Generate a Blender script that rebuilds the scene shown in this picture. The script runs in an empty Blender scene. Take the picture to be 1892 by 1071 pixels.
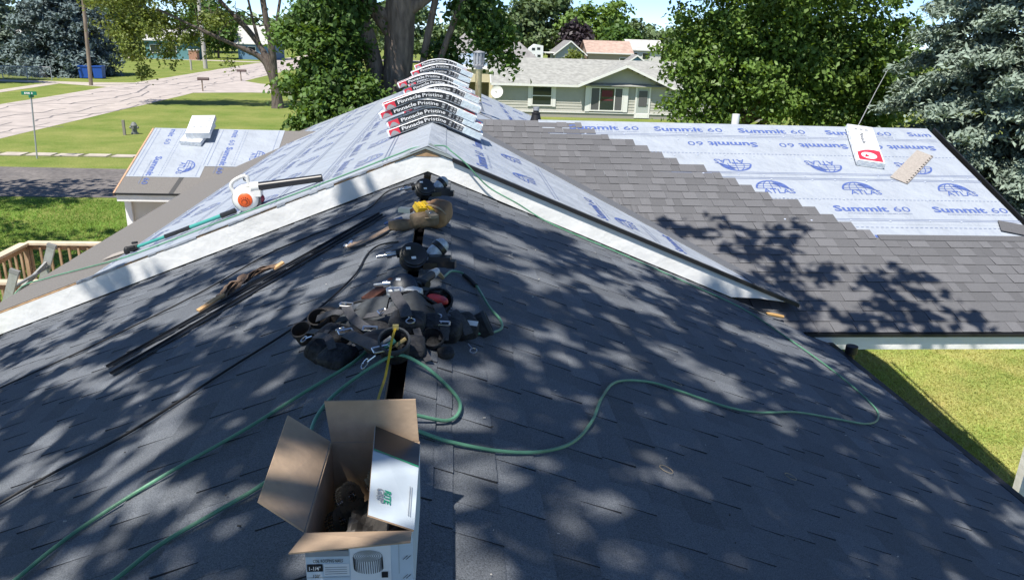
import bpy, math, random
import numpy as np
from mathutils import Vector, Matrix

random.seed(7)
scene = bpy.context.scene
col = scene.collection

# ---------------------------------------------------------------- camera
CAM_H = 5.6
def camera_basis(yaw, pitch, roll):
    y, p, r = (math.radians(a) for a in (yaw, pitch, roll))
    f = Vector((math.sin(y)*math.cos(p), math.cos(y)*math.cos(p), -math.sin(p)))
    rt = Vector((math.cos(y), -math.sin(y), 0))
    up = rt.cross(f)
    return rt*math.cos(r)-up*math.sin(r), rt*math.sin(r)+up*math.cos(r), f
CR, CU, CF = camera_basis(5.058, 18.612, -1.86)
cam_data = bpy.data.cameras.new('camera')
cam_data.sensor_width = 36
cam_data.sensor_fit = 'HORIZONTAL'
cam_data.lens = 1400/1892*36
cam_data.clip_start = 0.05
cam_data.clip_end = 3000
cam = bpy.data.objects.new('camera', cam_data)
col.objects.link(cam)
mw = Matrix(((CR.x, CU.x, -CF.x, 0), (CR.y, CU.y, -CF.y, 0), (CR.z, CU.z, -CF.z, CAM_H), (0, 0, 0, 1)))
cam.matrix_world = mw
scene.camera = cam

# ---------------------------------------------------------------- sky and sun
SUN_VEC = Vector((-0.32, -0.45, 1.0)).normalized()
world = bpy.data.worlds.new('World')
scene.world = world
world.use_nodes = True
wn = world.node_tree
bg = wn.nodes['Background']
sky = wn.nodes.new('ShaderNodeTexSky')
sky.sky_type = 'NISHITA'
sky.sun_disc = False
sky.sun_elevation = math.asin(SUN_VEC.z)
sky.sun_rotation = math.atan2(SUN_VEC.x, SUN_VEC.y)
sky.altitude = 2500
sky.air_density = 0.65
sky.dust_density = 0.7
sky.ozone_density = 5.0
wn.links.new(sky.outputs[0], bg.inputs[0])
bg.inputs[1].default_value = 0.15
sun_data = bpy.data.lights.new('sun', 'SUN')
sun_data.energy = 5.0
sun_data.angle = math.radians(0.53)
sun_data.color = (1.0, 0.95, 0.87)
sun = bpy.data.objects.new('sun', sun_data)
col.objects.link(sun)
sun.rotation_euler = (-SUN_VEC).to_track_quat('-Z', 'Y').to_euler()
scene.view_settings.view_transform = 'Standard'
scene.view_settings.look = 'None'
scene.view_settings.gamma = 1
scene.view_settings.exposure = 0.52
scene.view_settings.use_curve_mapping = False

# ---------------------------------------------------------------- materials
MATS = {}
def mat(name, color, rough=0.6, spread=0.0, nscale=8.0, bump=0.0, bscale=60.0, metal=0.0, spec=0.5,
        attr=None, attr_amt=0.0, rand=0.0, second=None, second_scale=2.0, second_amt=0.5, trans=0.0, coat=0.0, stretch=None):
    if name in MATS:
        return MATS[name]
    m = bpy.data.materials.new(name)
    m.use_nodes = True
    nt = m.node_tree
    N, L = nt.nodes, nt.links
    p = N['Principled BSDF']
    p.inputs['Roughness'].default_value = rough
    p.inputs['Metallic'].default_value = metal
    p.inputs['Specular IOR Level'].default_value = spec
    p.inputs['Coat Weight'].default_value = coat
    geo = N.new('ShaderNodeNewGeometry')
    src = geo.outputs['Position']
    if stretch:
        mp = N.new('ShaderNodeMapping')
        mp.inputs['Scale'].default_value = stretch
        L.new(src, mp.inputs['Vector'])
        src = mp.outputs[0]
    rgb = N.new('ShaderNodeRGB')
    rgb.outputs[0].default_value = (*color, 1)
    cur = rgb.outputs[0]
    if second:
        n2 = N.new('ShaderNodeTexNoise')
        n2.inputs['Scale'].default_value = second_scale
        n2.inputs['Detail'].default_value = 5
        L.new(src, n2.inputs['Vector'])
        mr = N.new('ShaderNodeMapRange')
        mr.inputs['From Min'].default_value = 0.35
        mr.inputs['From Max'].default_value = 0.65
        mr.inputs['To Max'].default_value = second_amt
        L.new(n2.outputs['Fac'], mr.inputs['Value'])
        mx = N.new('ShaderNodeMix')
        mx.data_type = 'RGBA'
        L.new(mr.outputs[0], mx.inputs['Factor'])
        L.new(cur, mx.inputs['A'])
        mx.inputs['B'].default_value = (*second, 1)
        cur = mx.outputs['Result']
    terms = []
    if spread:
        nz = N.new('ShaderNodeTexNoise')
        nz.inputs['Scale'].default_value = nscale
        nz.inputs['Detail'].default_value = 4
        L.new(src, nz.inputs['Vector'])
        mr = N.new('ShaderNodeMapRange')
        mr.inputs['From Min'].default_value = 0.3
        mr.inputs['From Max'].default_value = 0.7
        mr.inputs['To Min'].default_value = 1-spread
        mr.inputs['To Max'].default_value = 1+spread
        L.new(nz.outputs['Fac'], mr.inputs['Value'])
        terms.append(mr.outputs[0])
    if attr:
        at = N.new('ShaderNodeAttribute')
        at.attribute_name = attr
        mr = N.new('ShaderNodeMapRange')
        mr.inputs['To Min'].default_value = 1-attr_amt
        mr.inputs['To Max'].default_value = 1+attr_amt
        L.new(at.outputs['Fac'], mr.inputs['Value'])
        terms.append(mr.outputs[0])
    if rand:
        oi = N.new('ShaderNodeObjectInfo')
        mr = N.new('ShaderNodeMapRange')
        mr.inputs['To Min'].default_value = 1-rand
        mr.inputs['To Max'].default_value = 1+rand
        L.new(oi.outputs['Random'], mr.inputs['Value'])
        terms.append(mr.outputs[0])
    for t in terms:
        vm = N.new('ShaderNodeVectorMath')
        vm.operation = 'SCALE'
        L.new(cur, vm.inputs[0])
        L.new(t, vm.inputs['Scale'])
        cur = vm.outputs[0]
    L.new(cur, p.inputs['Base Color'])
    if bump:
        nb = N.new('ShaderNodeTexNoise')
        nb.inputs['Scale'].default_value = bscale
        nb.inputs['Detail'].default_value = 4
        L.new(src, nb.inputs['Vector'])
        b = N.new('ShaderNodeBump')
        b.inputs['Strength'].default_value = bump
        b.inputs['Distance'].default_value = 0.6/bscale
        L.new(nb.outputs['Fac'], b.inputs['Height'])
        L.new(b.outputs[0], p.inputs['Normal'])
    if trans:
        tr = N.new('ShaderNodeBsdfTranslucent')
        vm = N.new('ShaderNodeVectorMath')
        vm.operation = 'MULTIPLY'
        L.new(cur, vm.inputs[0])
        vm.inputs[1].default_value = (1.5, 1.35, 0.5)
        L.new(vm.outputs[0], tr.inputs['Color'])
        ms = N.new('ShaderNodeMixShader')
        ms.inputs[0].default_value = trans
        L.new(p.outputs[0], ms.inputs[1])
        L.new(tr.outputs[0], ms.inputs[2])
        L.new(ms.outputs[0], N['Material Output'].inputs['Surface'])
    MATS[name] = m
    return m

def glass(name, color=(0.02, 0.03, 0.035), rough=0.05):
    return mat(name, color, rough, spec=0.8)

# ---------------------------------------------------------------- mesh builder
class MB:
    def __init__(self, M=None):
        self.v, self.f, self.mi, self.sm, self.tone = [], [], [], [], []
        self.M = M
    def add(self, verts, faces, mi=0, smooth=False, tone=0.5):
        b = len(self.v)
        for p in verts:
            p = Vector(p)
            self.v.append(tuple(self.M @ p) if self.M is not None else tuple(p))
        for f in faces:
            self.f.append(tuple(i+b for i in f))
            self.mi.append(mi)
            self.sm.append(smooth)
            self.tone.append(tone)
        return self
    def box(self, c, s, mi=0, R=None, tone=0.5, taper=1.0):
        x, y, z = s[0]/2, s[1]/2, s[2]/2
        vs = []
        for dz in (-1, 1):
            k = taper if dz > 0 else 1
            for dx, dy in ((-1, -1), (1, -1), (1, 1), (-1, 1)):
                p = Vector((dx*x*k, dy*y*k, dz*z))
                if R is not None:
                    p = R @ p
                vs.append(p+Vector(c))
        return self.add(vs, [(3, 2, 1, 0), (4, 5, 6, 7), (0, 1, 5, 4), (1, 2, 6, 5), (2, 3, 7, 6), (3, 0, 4, 7)], mi, False, tone)
    def bar(self, a, b, w, h, mi=0, up=(0, 0, 1)):
        a, b = Vector(a), Vector(b)
        d = b-a
        y = d.normalized()
        x = y.cross(Vector(up))
        if x.length < 1e-4:
            x = y.cross(Vector((1, 0, 0)))
        x.normalize()
        z = x.cross(y)
        R = Matrix((x, y, z)).transposed()
        return self.box((a+b)/2, (w, d.length, h), mi, R)
    def quad(self, a, b, c, d, mi=0):
        return self.add([a, b, c, d], [(0, 1, 2, 3)], mi)
    def prism(self, poly, off, mi=0):
        n = len(poly)
        off = Vector(off)
        vs = [Vector(p) for p in poly]+[Vector(p)+off for p in poly]
        fs = [tuple(range(n-1, -1, -1)), tuple(range(n, 2*n))]
        fs += [(i, (i+1) % n, n+(i+1) % n, n+i) for i in range(n)]
        return self.add(vs, fs, mi)
    def tube(self, pts, r, n=8, mi=0, caps=True, flat=1.0):
        pts = [Vector(p) for p in pts]
        rs = r if isinstance(r, (list, tuple)) else [r]*len(pts)
        vs, fs = [], []
        t = (pts[1]-pts[0]).normalized()
        up = Vector((0, 0, 1)) if abs(t.z) < 0.9 else Vector((1, 0, 0))
        for i, p in enumerate(pts):
            t = (pts[min(i+1, len(pts)-1)]-pts[max(i-1, 0)]).normalized()
            x = t.cross(up)
            if x.length < 1e-3:
                x = t.cross(Vector((0, 1, 0)))
            x.normalize()
            y = x.cross(t)
            if abs(t.z) >= 0.9:
                up = y
            for k in range(n):
                a = 2*math.pi*k/n
                vs.append(p+x*math.cos(a)*rs[i]+y*math.sin(a)*rs[i]*flat)
        for i in range(len(pts)-1):
            for k in range(n):
                fs.append((i*n+k, i*n+(k+1) % n, (i+1)*n+(k+1) % n, (i+1)*n+k))
        if caps:
            fs.append(tuple(range(n-1, -1, -1)))
            fs.append(tuple(range((len(pts)-1)*n, len(pts)*n)))
        return self.add(vs, fs, mi, True)
    def cyl(self, a, b, r0, r1=None, n=16, mi=0, caps=True):
        r1 = r0 if r1 is None else r1
        self.tube([a, b], [r0, r1], n, mi, caps)
        return self
    def lathe(self, prof, c=(0, 0, 0), axis=(0, 0, 1), n=20, mi=0):
        ax = Vector(axis).normalized()
        x = ax.cross(Vector((0, 0, 1)) if abs(ax.z) < 0.9 else Vector((0, 1, 0))).normalized()
        y = ax.cross(x)
        vs, fs = [], []
        for r, h in prof:
            for k in range(n):
                a = 2*math.pi*k/n
                vs.append(Vector(c)+ax*h+(x*math.cos(a)+y*math.sin(a))*r)
        for i in range(len(prof)-1):
            for k in range(n):
                fs.append((i*n+k, i*n+(k+1) % n, (i+1)*n+(k+1) % n, (i+1)*n+k))
        return self.add(vs, fs, mi, True)
    def blob(self, c, s, n=14, mi=0, R=None, amp=0.0, seed=0, sq=1.0):
        rnd = random.Random(seed)
        ph = [rnd.uniform(0, 6.28) for _ in range(6)]
        vs, fs = [], []
        m = n//2
        for i in range(m+1):
            th = math.pi*i/m
            for k in range(n):
                a = 2*math.pi*k/n
                f = 1+amp*(math.sin(3*a+ph[0]+2*th)+math.sin(5*th+ph[1]+2*a)+math.sin(4*a-3*th+ph[2]))/2
                def pw(t):
                    return math.copysign(abs(t)**sq, t)
                p = Vector((pw(math.sin(th))*pw(math.cos(a))*s[0], pw(math.sin(th))*pw(math.sin(a))*s[1], pw(math.cos(th))*s[2]))*f
                if R is not None:
                    p = R @ p
                vs.append(p+Vector(c))
        for i in range(m):
            for k in range(n):
                fs.append((i*n+k, (i+1)*n+k, (i+1)*n+(k+1) % n, i*n+(k+1) % n))
        return self.add(vs, fs, mi, True)
    def mesh(self, name, mats):
        me = bpy.data.meshes.new(name)
        me.from_pydata(self.v, [], self.f)
        for m in mats:
            me.materials.append(m)
        me.polygons.foreach_set('material_index', self.mi)
        me.polygons.foreach_set('use_smooth', self.sm)
        if any(abs(t-0.5) > 1e-6 for t in self.tone):
            a = me.attributes.new('tone', 'FLOAT', 'FACE')
            a.data.foreach_set('value', self.tone)
        me.update()
        if any(self.sm):
            me.set_sharp_from_angle(angle=math.radians(42))
        return me
    def build(self, name, mats, parent=None, world=True):
        """link as ONE mesh object; vertices in world space unless world=False (then local to the parent)"""
        if not isinstance(mats, (list, tuple)):
            mats = [mats]
        o = bpy.data.objects.new(name, self.mesh(name, mats))
        col.objects.link(o)
        if parent is not None:
            o.parent = parent
            if world:
                b = ORIGIN.get(parent.name, Vector((0, 0, 0)))
                o.data.transform(Matrix.Translation(-b))
                ORIGIN[o.name] = b
        return o
ORIGIN = {}
def thing(name, label, cat, loc=(0, 0, 0), group=None):
    o = bpy.data.objects.new(name, None)
    o.empty_display_size = 0.2
    col.objects.link(o)
    o.location = loc
    ORIGIN[o.name] = Vector(loc)
    o['label'] = label
    o['category'] = cat
    if group:
        o['group'] = group
    return o
def tag(o, label, cat, group=None):
    o['label'] = label
    o['category'] = cat
    if group:
        o['group'] = group
    return o
def struct(o):
    o['kind'] = 'structure'
    return o
def stuff(o):
    o['kind'] = 'stuff'
    return o
def curve_pts(pts, n=6):
    """Catmull-Rom through the points"""
    P = [Vector(p) for p in pts]
    P = [P[0]*2-P[1]]+P+[P[-1]*2-P[-2]]
    out = []
    for i in range(1, len(P)-2):
        a, b, c_, d = P[i-1:i+3]
        for k in range(n):
            t = k/n
            out.append(0.5*((2*b)+(-a+c_)*t+(2*a-5*b+4*c_-d)*t*t+(-a+3*b-3*c_+d)*t**3))
    out.append(P[-2])
    return out

# flat lettering
_TXT = {}
def glyphs(s, bold=0.0, res=3):
    k = (s, bold, res)
    if k not in _TXT:
        cu = bpy.data.curves.new('lettering', 'FONT')
        cu.body = s
        cu.resolution_u = res
        cu.offset = bold
        cu.fill_mode = 'FRONT'
        ob = bpy.data.objects.new('lettering', cu)
        col.objects.link(ob)
        dg = bpy.context.evaluated_depsgraph_get()
        me = bpy.data.meshes.new_from_object(ob.evaluated_get(dg))
        vs = [(v.co.x, v.co.y) for v in me.vertices]
        fs = [tuple(p.vertices) for p in me.polygons]
        bpy.data.objects.remove(ob)
        bpy.data.curves.remove(cu)
        bpy.data.meshes.remove(me)
        x0 = min(v[0] for v in vs)
        x1 = max(v[0] for v in vs)
        _TXT[k] = ([(x-x0, y) for x, y in vs], fs, x1-x0)
    return _TXT[k]
def lettering(mb, s, fn, height, width=None, mi=0, bold=0.0, center=False, res=3):
    """fn(x, y) -> 3D point; cap height 'height', total width 'width'"""
    vs, fs, w = glyphs(s, bold, res)
    k = height/0.69
    kx = k if width is None else width/w
    ox = -w*kx/2 if center else 0
    mb.add([fn(ox+x*kx, y*k) for x, y in vs], fs, mi)
    return w*kx
def stroke(mb, pts, w, fn, mi=0, closed=False):
    n = len(pts)
    vs, fs = [], []
    for i in range(n):
        a = Vector(pts[(i-1) % n] if closed else pts[max(i-1, 0)])
        b = Vector(pts[(i+1) % n] if closed else pts[min(i+1, n-1)])
        t = (b-a).normalized()
        nn = Vector((-t.y, t.x))
        p = Vector(pts[i])
        vs += [fn(*(p+nn*w/2)), fn(*(p-nn*w/2))]
    for i in range(n if closed else n-1):
        j = (i+1) % n
        fs.append((2*i, 2*i+1, 2*j+1, 2*j))
    mb.add(vs, fs, mi)
# ================================================================ THE HOUSE WITH ITS ROOFS
PITCH = 0.401
CO = 1/math.sqrt(1+PITCH*PITCH)
SI = PITCH*CO
XR = -0.189                     # ridge line of the front roof
ZF, ZU, ZW = 4.40, 4.625, 4.51  # ridge heights: front roof, upper roof, right wing
RAKE_Y = 6.82                   # near edge of the upper roof
FAR_Y = 18.4
WING_Y = 10.4                   # ridge of the right wing
HALF = 3.85
def zf(x, y=0):
    return ZF-PITCH*abs(x-XR)
def zu(x, y=0):
    return ZU-PITCH*abs(x-XR)
def zw(y):
    return ZW-PITCH*abs(WING_Y-y)

M_SHINGLE = mat('shingle_granules_shade_blue', (0.122, 0.133, 0.150), 0.92, 0.45, 230, 0.5, 300, spec=0.25, attr='tone', attr_amt=0.16, rand=0.08)  # blue of the tree shade worked into the base colour
M_SHINGLE_WING = mat('shingle_granules_sunlit', (0.128, 0.128, 0.134), 0.92, 0.32, 240, 0.4, 300, spec=0.25, attr='tone', attr_amt=0.15, rand=0.05)  # sunlit copy of the same shingle, without the added blue
M_EDGE = mat('asphalt_cut_edge', (0.034, 0.036, 0.042), 0.9, spec=0.2)
M_DECK = mat('roof_deck_board', (0.30, 0.21, 0.12), 0.8, 0.3, 20)
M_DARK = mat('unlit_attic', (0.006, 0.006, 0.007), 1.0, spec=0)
M_SHEET = mat('underlayment', (0.345, 0.378, 0.425), 0.5, 0.05, 3, 0.4, 3.6, spec=0.35)
M_INK = mat('blue_ink', (0.075, 0.120, 0.33), 0.6)
M_INK_MID = mat('worn_blue_ink', (0.185, 0.225, 0.37), 0.6)
M_INK_PALE = mat('pale_blue_ink', (0.17, 0.21, 0.33), 0.6)
M_FELT = mat('grey_membrane', (0.175, 0.165, 0.155), 0.9, 0.2, 90, 0.3, 120, spec=0.2)
M_WHITE = mat('white_metal_trim', (0.85, 0.85, 0.84), 0.40, 0.06, 4, 0.14, 7, second=(0.62, 0.60, 0.55), second_scale=1.7, second_amt=0.25)
M_BLACKM = mat('black_drip_edge', (0.012, 0.012, 0.013), 0.5)
M_WALL = mat('pale_siding', (0.62, 0.60, 0.54), 0.7, 0.06, 6)
M_WOODEDGE = mat('raw_wood_edge', (0.42, 0.27, 0.15), 0.8, 0.4, 14)
M_STEEL = mat('bright_steel', (0.62, 0.62, 0.63), 0.28, metal=1.0)

house = thing('house', 'house with charcoal shingled roof in the foreground and pale blue sheeted roofs behind', 'house', (0, 8, 0))

# ---- front roof deck with an open vent slot along the ridge
mb = MB()
SLOT = 0.032
for s in (-1, 1):
    xa, xb = XR+s*SLOT, XR+s*HALF
    mb.prism([(xa, -2.2, ZF-PITCH*SLOT-0.012), (xb, -2.2, ZF-PITCH*HALF-0.012), (xb, -2.2, ZF-PITCH*HALF-0.04), (xa, -2.2, ZF-PITCH*SLOT-0.04)], (0, RAKE_Y+2.2, 0))
front_roof = mb.build('shingled_roof', M_DECK, house)
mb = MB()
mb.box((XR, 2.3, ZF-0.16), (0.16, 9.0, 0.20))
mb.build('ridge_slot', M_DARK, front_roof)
mb = MB()
for s in (-1, 1):
    mb.box((XR+s*0.034, 2.3, ZF-0.022), (0.006, 9.0, 0.016))
mb.build('slot_edge', mat('pale_cut_edge', (0.45, 0.36, 0.24), 0.8), front_roof)

# ---- shingles
EXPO = 0.152
SLEN = 1.08
def shingle_mesh(name, seed, length, mt):
    r = random.Random(seed)
    m = MB()
    x = 0.0
    high = r.random() < 0.5
    while x < length-1e-4:
        w = r.uniform(0.09, 0.26)
        if length-(x+w) < 0.07:
            w = length-x
        t = 0.0098 if high else 0.0060
        tone = r.uniform(0.35, 1.0) if high else r.uniform(0.0, 0.55)
        y0 = r.uniform(-0.002, 0.002)
        a, b = x+0.0008, x+w-0.0008
        T = EXPO+0.03
        skew = r.uniform(-0.006, 0.006) if 0 < x else 0
        vs = [(a+skew, y0, 0.0), (b, y0, 0.0), (b, y0, t), (a+skew, y0, t), (b, T, 0.001), (a, T, 0.001), (b, T, -0.002), (a, T, -0.002)]
        m.add(vs, [(3, 2, 4, 5)], 0, False, tone)
        m.add(vs, [(0, 1, 2, 3), (1, 6, 4, 2), (0, 3, 5, 7)], 1, False, tone)
        x += w
        high = not high
    return m, m.mesh(name, [mt, M_EDGE])
def frame(origin, u, w, n):
    return Matrix(((u[0], w[0], n[0], origin[0]), (u[1], w[1], n[1], origin[1]), (u[2], w[2], n[2], origin[2]), (0, 0, 0, 1)))
VARIANTS = [shingle_mesh('shingle', 100+i, SLEN, M_SHINGLE) for i in range(14)]
VARIANTS_W = [shingle_mesh('shingle', 300+i, SLEN, M_SHINGLE_WING) for i in range(14)]
RIGHT = ((0, 1, 0), (-CO, 0, SI), (SI, 0, CO))
LEFT = ((0, -1, 0), (CO, 0, SI), (-SI, 0, CO))
NEAR = ((1, 0, 0), (0, CO, SI), (0, -SI, CO))
jobs = []      # (size in view, roof key, matrix, variant, length)
def project(p):
    d = Vector(p)-Vector((0, 0, CAM_H))
    z = d.dot(CF)
    if z < 0.2:
        return None
    return 946+1400*d.dot(CR)/z, 535.5-1400*d.dot(CU)/z, z
def job(key, M, var, length):
    pts = [M @ Vector((x, y, 0)) for x in (0, length/2, length) for y in (0, EXPO)]
    q = [project(p) for p in pts]
    vis = [t for t in q if t and -30 < t[0] < 1922 and -20 < t[1] < 1090]
    size = 0
    if vis:
        c = M @ Vector((length/2, EXPO/2, 0))
        d = Vector((0, 0, CAM_H))-c
        n = Vector((M[0][2], M[1][2], M[2][2]))
        size = length*max(0.02, n.dot(d.normalized()))/d.length_squared*len(vis)/6
    jobs.append((size, key, M, var, length))
rs = random.Random(5)
NC = int(HALF/CO/EXPO)
for key, (u, w, n), sgn in (('R', RIGHT, 1), ('L', LEFT, -1)):
    for k in range(NC+1):
        dist = HALF/CO+0.02-k*EXPO
        if dist < 0.2:
            continue
        off = -((k*0.38) % SLEN)-rs.choice((0, 0.14))
        y = -2.0+off
        x = XR+sgn*dist*CO
        z = ZF-PITCH*dist*CO
        while y < RAKE_Y-0.05:
            ln = min(SLEN, RAKE_Y-0.012-y)
            o = (x, y if sgn > 0 else y+ln, z)
            M = frame(o, u, w, n)
            if ln < SLEN:
                M = M @ Matrix.Scale(ln/SLEN, 4, (1, 0, 0))
            job(key, M, rs.randrange(14), ln)
            y += SLEN
    # last narrow course closing up to the slot
    y = -2.3
    while y < RAKE_Y-0.05:
        ln = min(SLEN, RAKE_Y-0.012-y)
        dist = 0.155
        o = (XR+sgn*dist*CO, y if sgn > 0 else y+ln, ZF-PITCH*dist*CO+0.003)
        M = frame(o, u, w, n) @ Matrix.Diagonal((ln/SLEN, 0.66, 1, 1))
        job(key, M, rs.randrange(14), ln)
        y += SLEN
# right wing: a stepped field of shingles over the sheet
NW = 27
for k in range(NW):
    dist = HALF/CO+0.01-k*EXPO
    if dist < 0.06:
        continue
    y = WING_Y-dist*CO
    z = ZW-PITCH*dist*CO
    xv = 0.098+(WING_Y-y)                    # the valley
    if dist > 2.72:
        x1 = 6.80
        x0 = max(min(xv, 3.42)-0.06, 3.0) if y < 7.08 else xv-0.16
        if y < 7.3:
            x0 = 3.02
    else:
        x0 = xv-0.16
        x1 = 1.60+(dist-0.06)*1.275
        x1 = 1.62+round((x1-1.62)/0.16)*0.16
    x = x1
    i = 0
    while x > x0+0.03:
        ln = SLEN if dist <= 2.72 or i else (0.38+0.15*(k % 5))
        ln = min(ln, x-x0)
        M = frame((x-ln, y, z+0.006), *NEAR) @ Matrix.Scale(ln/SLEN, 4, (1, 0, 0))
        if dist < 0.19:
            M = M @ Matrix.Scale(0.8, 4, (0, 1, 0))
        job('W', M, rs.randrange(14), ln)
        x -= ln
        i += 1
jobs.sort(key=lambda j: -j[0])

# wing roof deck
mb = MB()
P0 = [(0.098, WING_Y, ZW), (6.74, WING_Y, ZW), (6.80, WING_Y-HALF, ZW-PITCH*HALF), (2.9, WING_Y-HALF, ZW-PITCH*HALF), (2.9, 7.60, zw(7.60))]
mb.prism([(x, y, z-0.004) for x, y, z in P0], (0, 0, -0.03))
P1 = [(0.098, WING_Y, ZW), (3.9, WING_Y+HALF, ZW-PITCH*HALF), (6.80, WING_Y+HALF, ZW-PITCH*HALF), (6.74, WING_Y, ZW)]
mb.prism([(x, y+0.001, z-0.004) for x, y, z in P1], (0, 0, -0.03))
wing_roof = mb.build('wing_roof', M_FELT, house)
roofs = {'R': front_roof, 'L': front_roof, 'W': wing_roof}
fields = {'R': MB(), 'L': MB(), 'W': MB()}
count = 0
for size, key, M, var, ln in jobs:
    vv = VARIANTS_W if key == 'W' else VARIANTS
    if count < 300 and size > 0:
        o = bpy.data.objects.new('shingle', vv[var][1])
        col.objects.link(o)
        o.parent = roofs[key]
        o.matrix_local = Matrix.Translation(-ORIGIN[roofs[key].name]) @ M
        count += 1
    else:
        src = vv[var][0]
        dt = rs.uniform(-0.12, 0.12)
        f = fields[key]
        b = len(f.v)
        f.v += [tuple(M @ Vector(p)) for p in src.v]
        f.f += [tuple(i+b for i in q) for q in src.f]
        f.mi += src.mi
        f.sm += src.sm
        f.tone += [t+dt for t in src.tone]
for key in fields:
    if fields[key].f:
        stuff(fields[key].build('shingle_field', [M_SHINGLE_WING if key == 'W' else M_SHINGLE, M_EDGE], roofs[key]))
# starter strip over the bottom edge of the sheet and drip edge
mb = MB()
mb.box((4.95, WING_Y-HALF-0.012, ZW-PITCH*HALF-0.02), (3.75, 0.05, 0.03))
mb.build('drip_edge', M_BLACKM, wing_roof)
mb = MB()
mb.box((5.12, WING_Y-HALF+0.03, ZW-PITCH*HALF-0.115), (3.40, 0.05, 0.13))
mb.build('fascia_board', M_WHITE, wing_roof)
mb = MB()
mb.box((6.84, WING_Y-HALF/2, (ZW*2-PITCH*HALF)/2-0.03), (0.02, HALF/CO+0.02, 0.1), 0, Matrix(((1, 0, 0), (0, CO, -SI), (0, SI, CO))))
mb.build('rake_board', M_BLACKM, wing_roof)

# ---- sheets of underlayment and their print
def sheet(parent, fr, x0, x1, y0, y1, lift=0.004, poly=None):
    """a strip in roof coordinates (x along, y up the slope), fr = Matrix"""
    m = MB(fr)
    pts = poly or [(x0, y0), (x1, y0), (x1, y1), (x0, y1)]
    m.prism([(x, y, lift-0.0025) for x, y in pts], (0, 0, 0.0025))
    return m.build('underlayment_sheet', M_SHEET, parent)
def globe(m, fn, cx, cy, s, flip):
    k = -1 if flip else 1
    g = lambda x, y: fn(cx+k*x, cy+k*y)
    arc = [(s*math.cos(a)*1.05, s*math.sin(a)*0.92) for a in [math.pi*(0.02+0.96*i/18) for i in range(19)]]
    stroke(m, arc, s*0.13, g)
    stroke(m, [(-1.05*s, 0.04*s), (0.2*s, 0.04*s)], s*0.07, g)
    for q in (0.30, 0.62):
        w = math.sqrt(1-q*q)
        stroke(m, [(-s*w*1.05+i*2.1*s*w/8, s*q*0.92+0.03*s*math.sin(math.pi*i/8)) for i in range(9)], s*0.055, g)
    for q in (-0.55, 0.0, 0.5):
        stroke(m, [(s*1.05*q*math.sqrt(1-(i/8.6)**2), s*0.92*i/8.6) for i in range(9)], s*0.055, g)
    m.add([g(0.05*s, 0.62*s), g(0.95*s, 0.02*s), g(1.30*s, -0.08*s), g(0.75*s, 0.55*s), g(0.45*s, 0.78*s)], [(0, 1, 2, 3, 4)])
    lettering(m, 'ATLAS', lambda x, y: g(-0.72*s+x, -0.50*s+y), s*0.50, s*2.1, bold=0.012, res=2)
def summit(m, fn, x, y, flip=False, rows=True):
    k = -1 if flip else 1
    g = lambda a, b: fn(x+k*a, y+k*b)
    lettering(m, 'Summit', g, 0.112, 0.67, bold=0.030, res=2)
    lettering(m, '60', lambda a, b: g(0.74+a, b), 0.105, 0.21, res=2)
def fine_print(m, fn, x, y, flip=False):
    k = -1 if flip else 1
    lettering(m, 'SYNTHETIC ROOFING UNDERLAYMENT', lambda a, b: fn(x+k*(0.14+a), y+k*(b-0.055)), 0.022, 0.80, res=1)
def rules(m, fn, x0, x1, ys, w=0.006, dash=0):
    for y in ys:
        if dash:
            x = x0
            while x < x1:
                stroke(m, [(x, y), (min(x+dash*0.55, x1), y)], w, fn)
                x += dash
        else:
            stroke(m, [(x0, y), (x1, y)], w, fn)
def caps(m, fr, x0, x1, ys, step, rnd):
    for y in ys:
        x = x0+rnd.uniform(0, step)
        while x < x1:
            c = fr @ Vector((x, y+rnd.uniform(-.02, .02), 0.011))
            n = (fr.to_3x3() @ Vector((0, 0, 1)))
            m.lathe([(0.0, 0.004), (0.013, 0.003), (0.014, -0.006)], c, n, 8)
            x += step*rnd.uniform(0.7, 1.3)
M_CAP = mat('cap_nail', (0.42, 0.46, 0.55), 0.4)
rc = random.Random(11)
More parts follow.
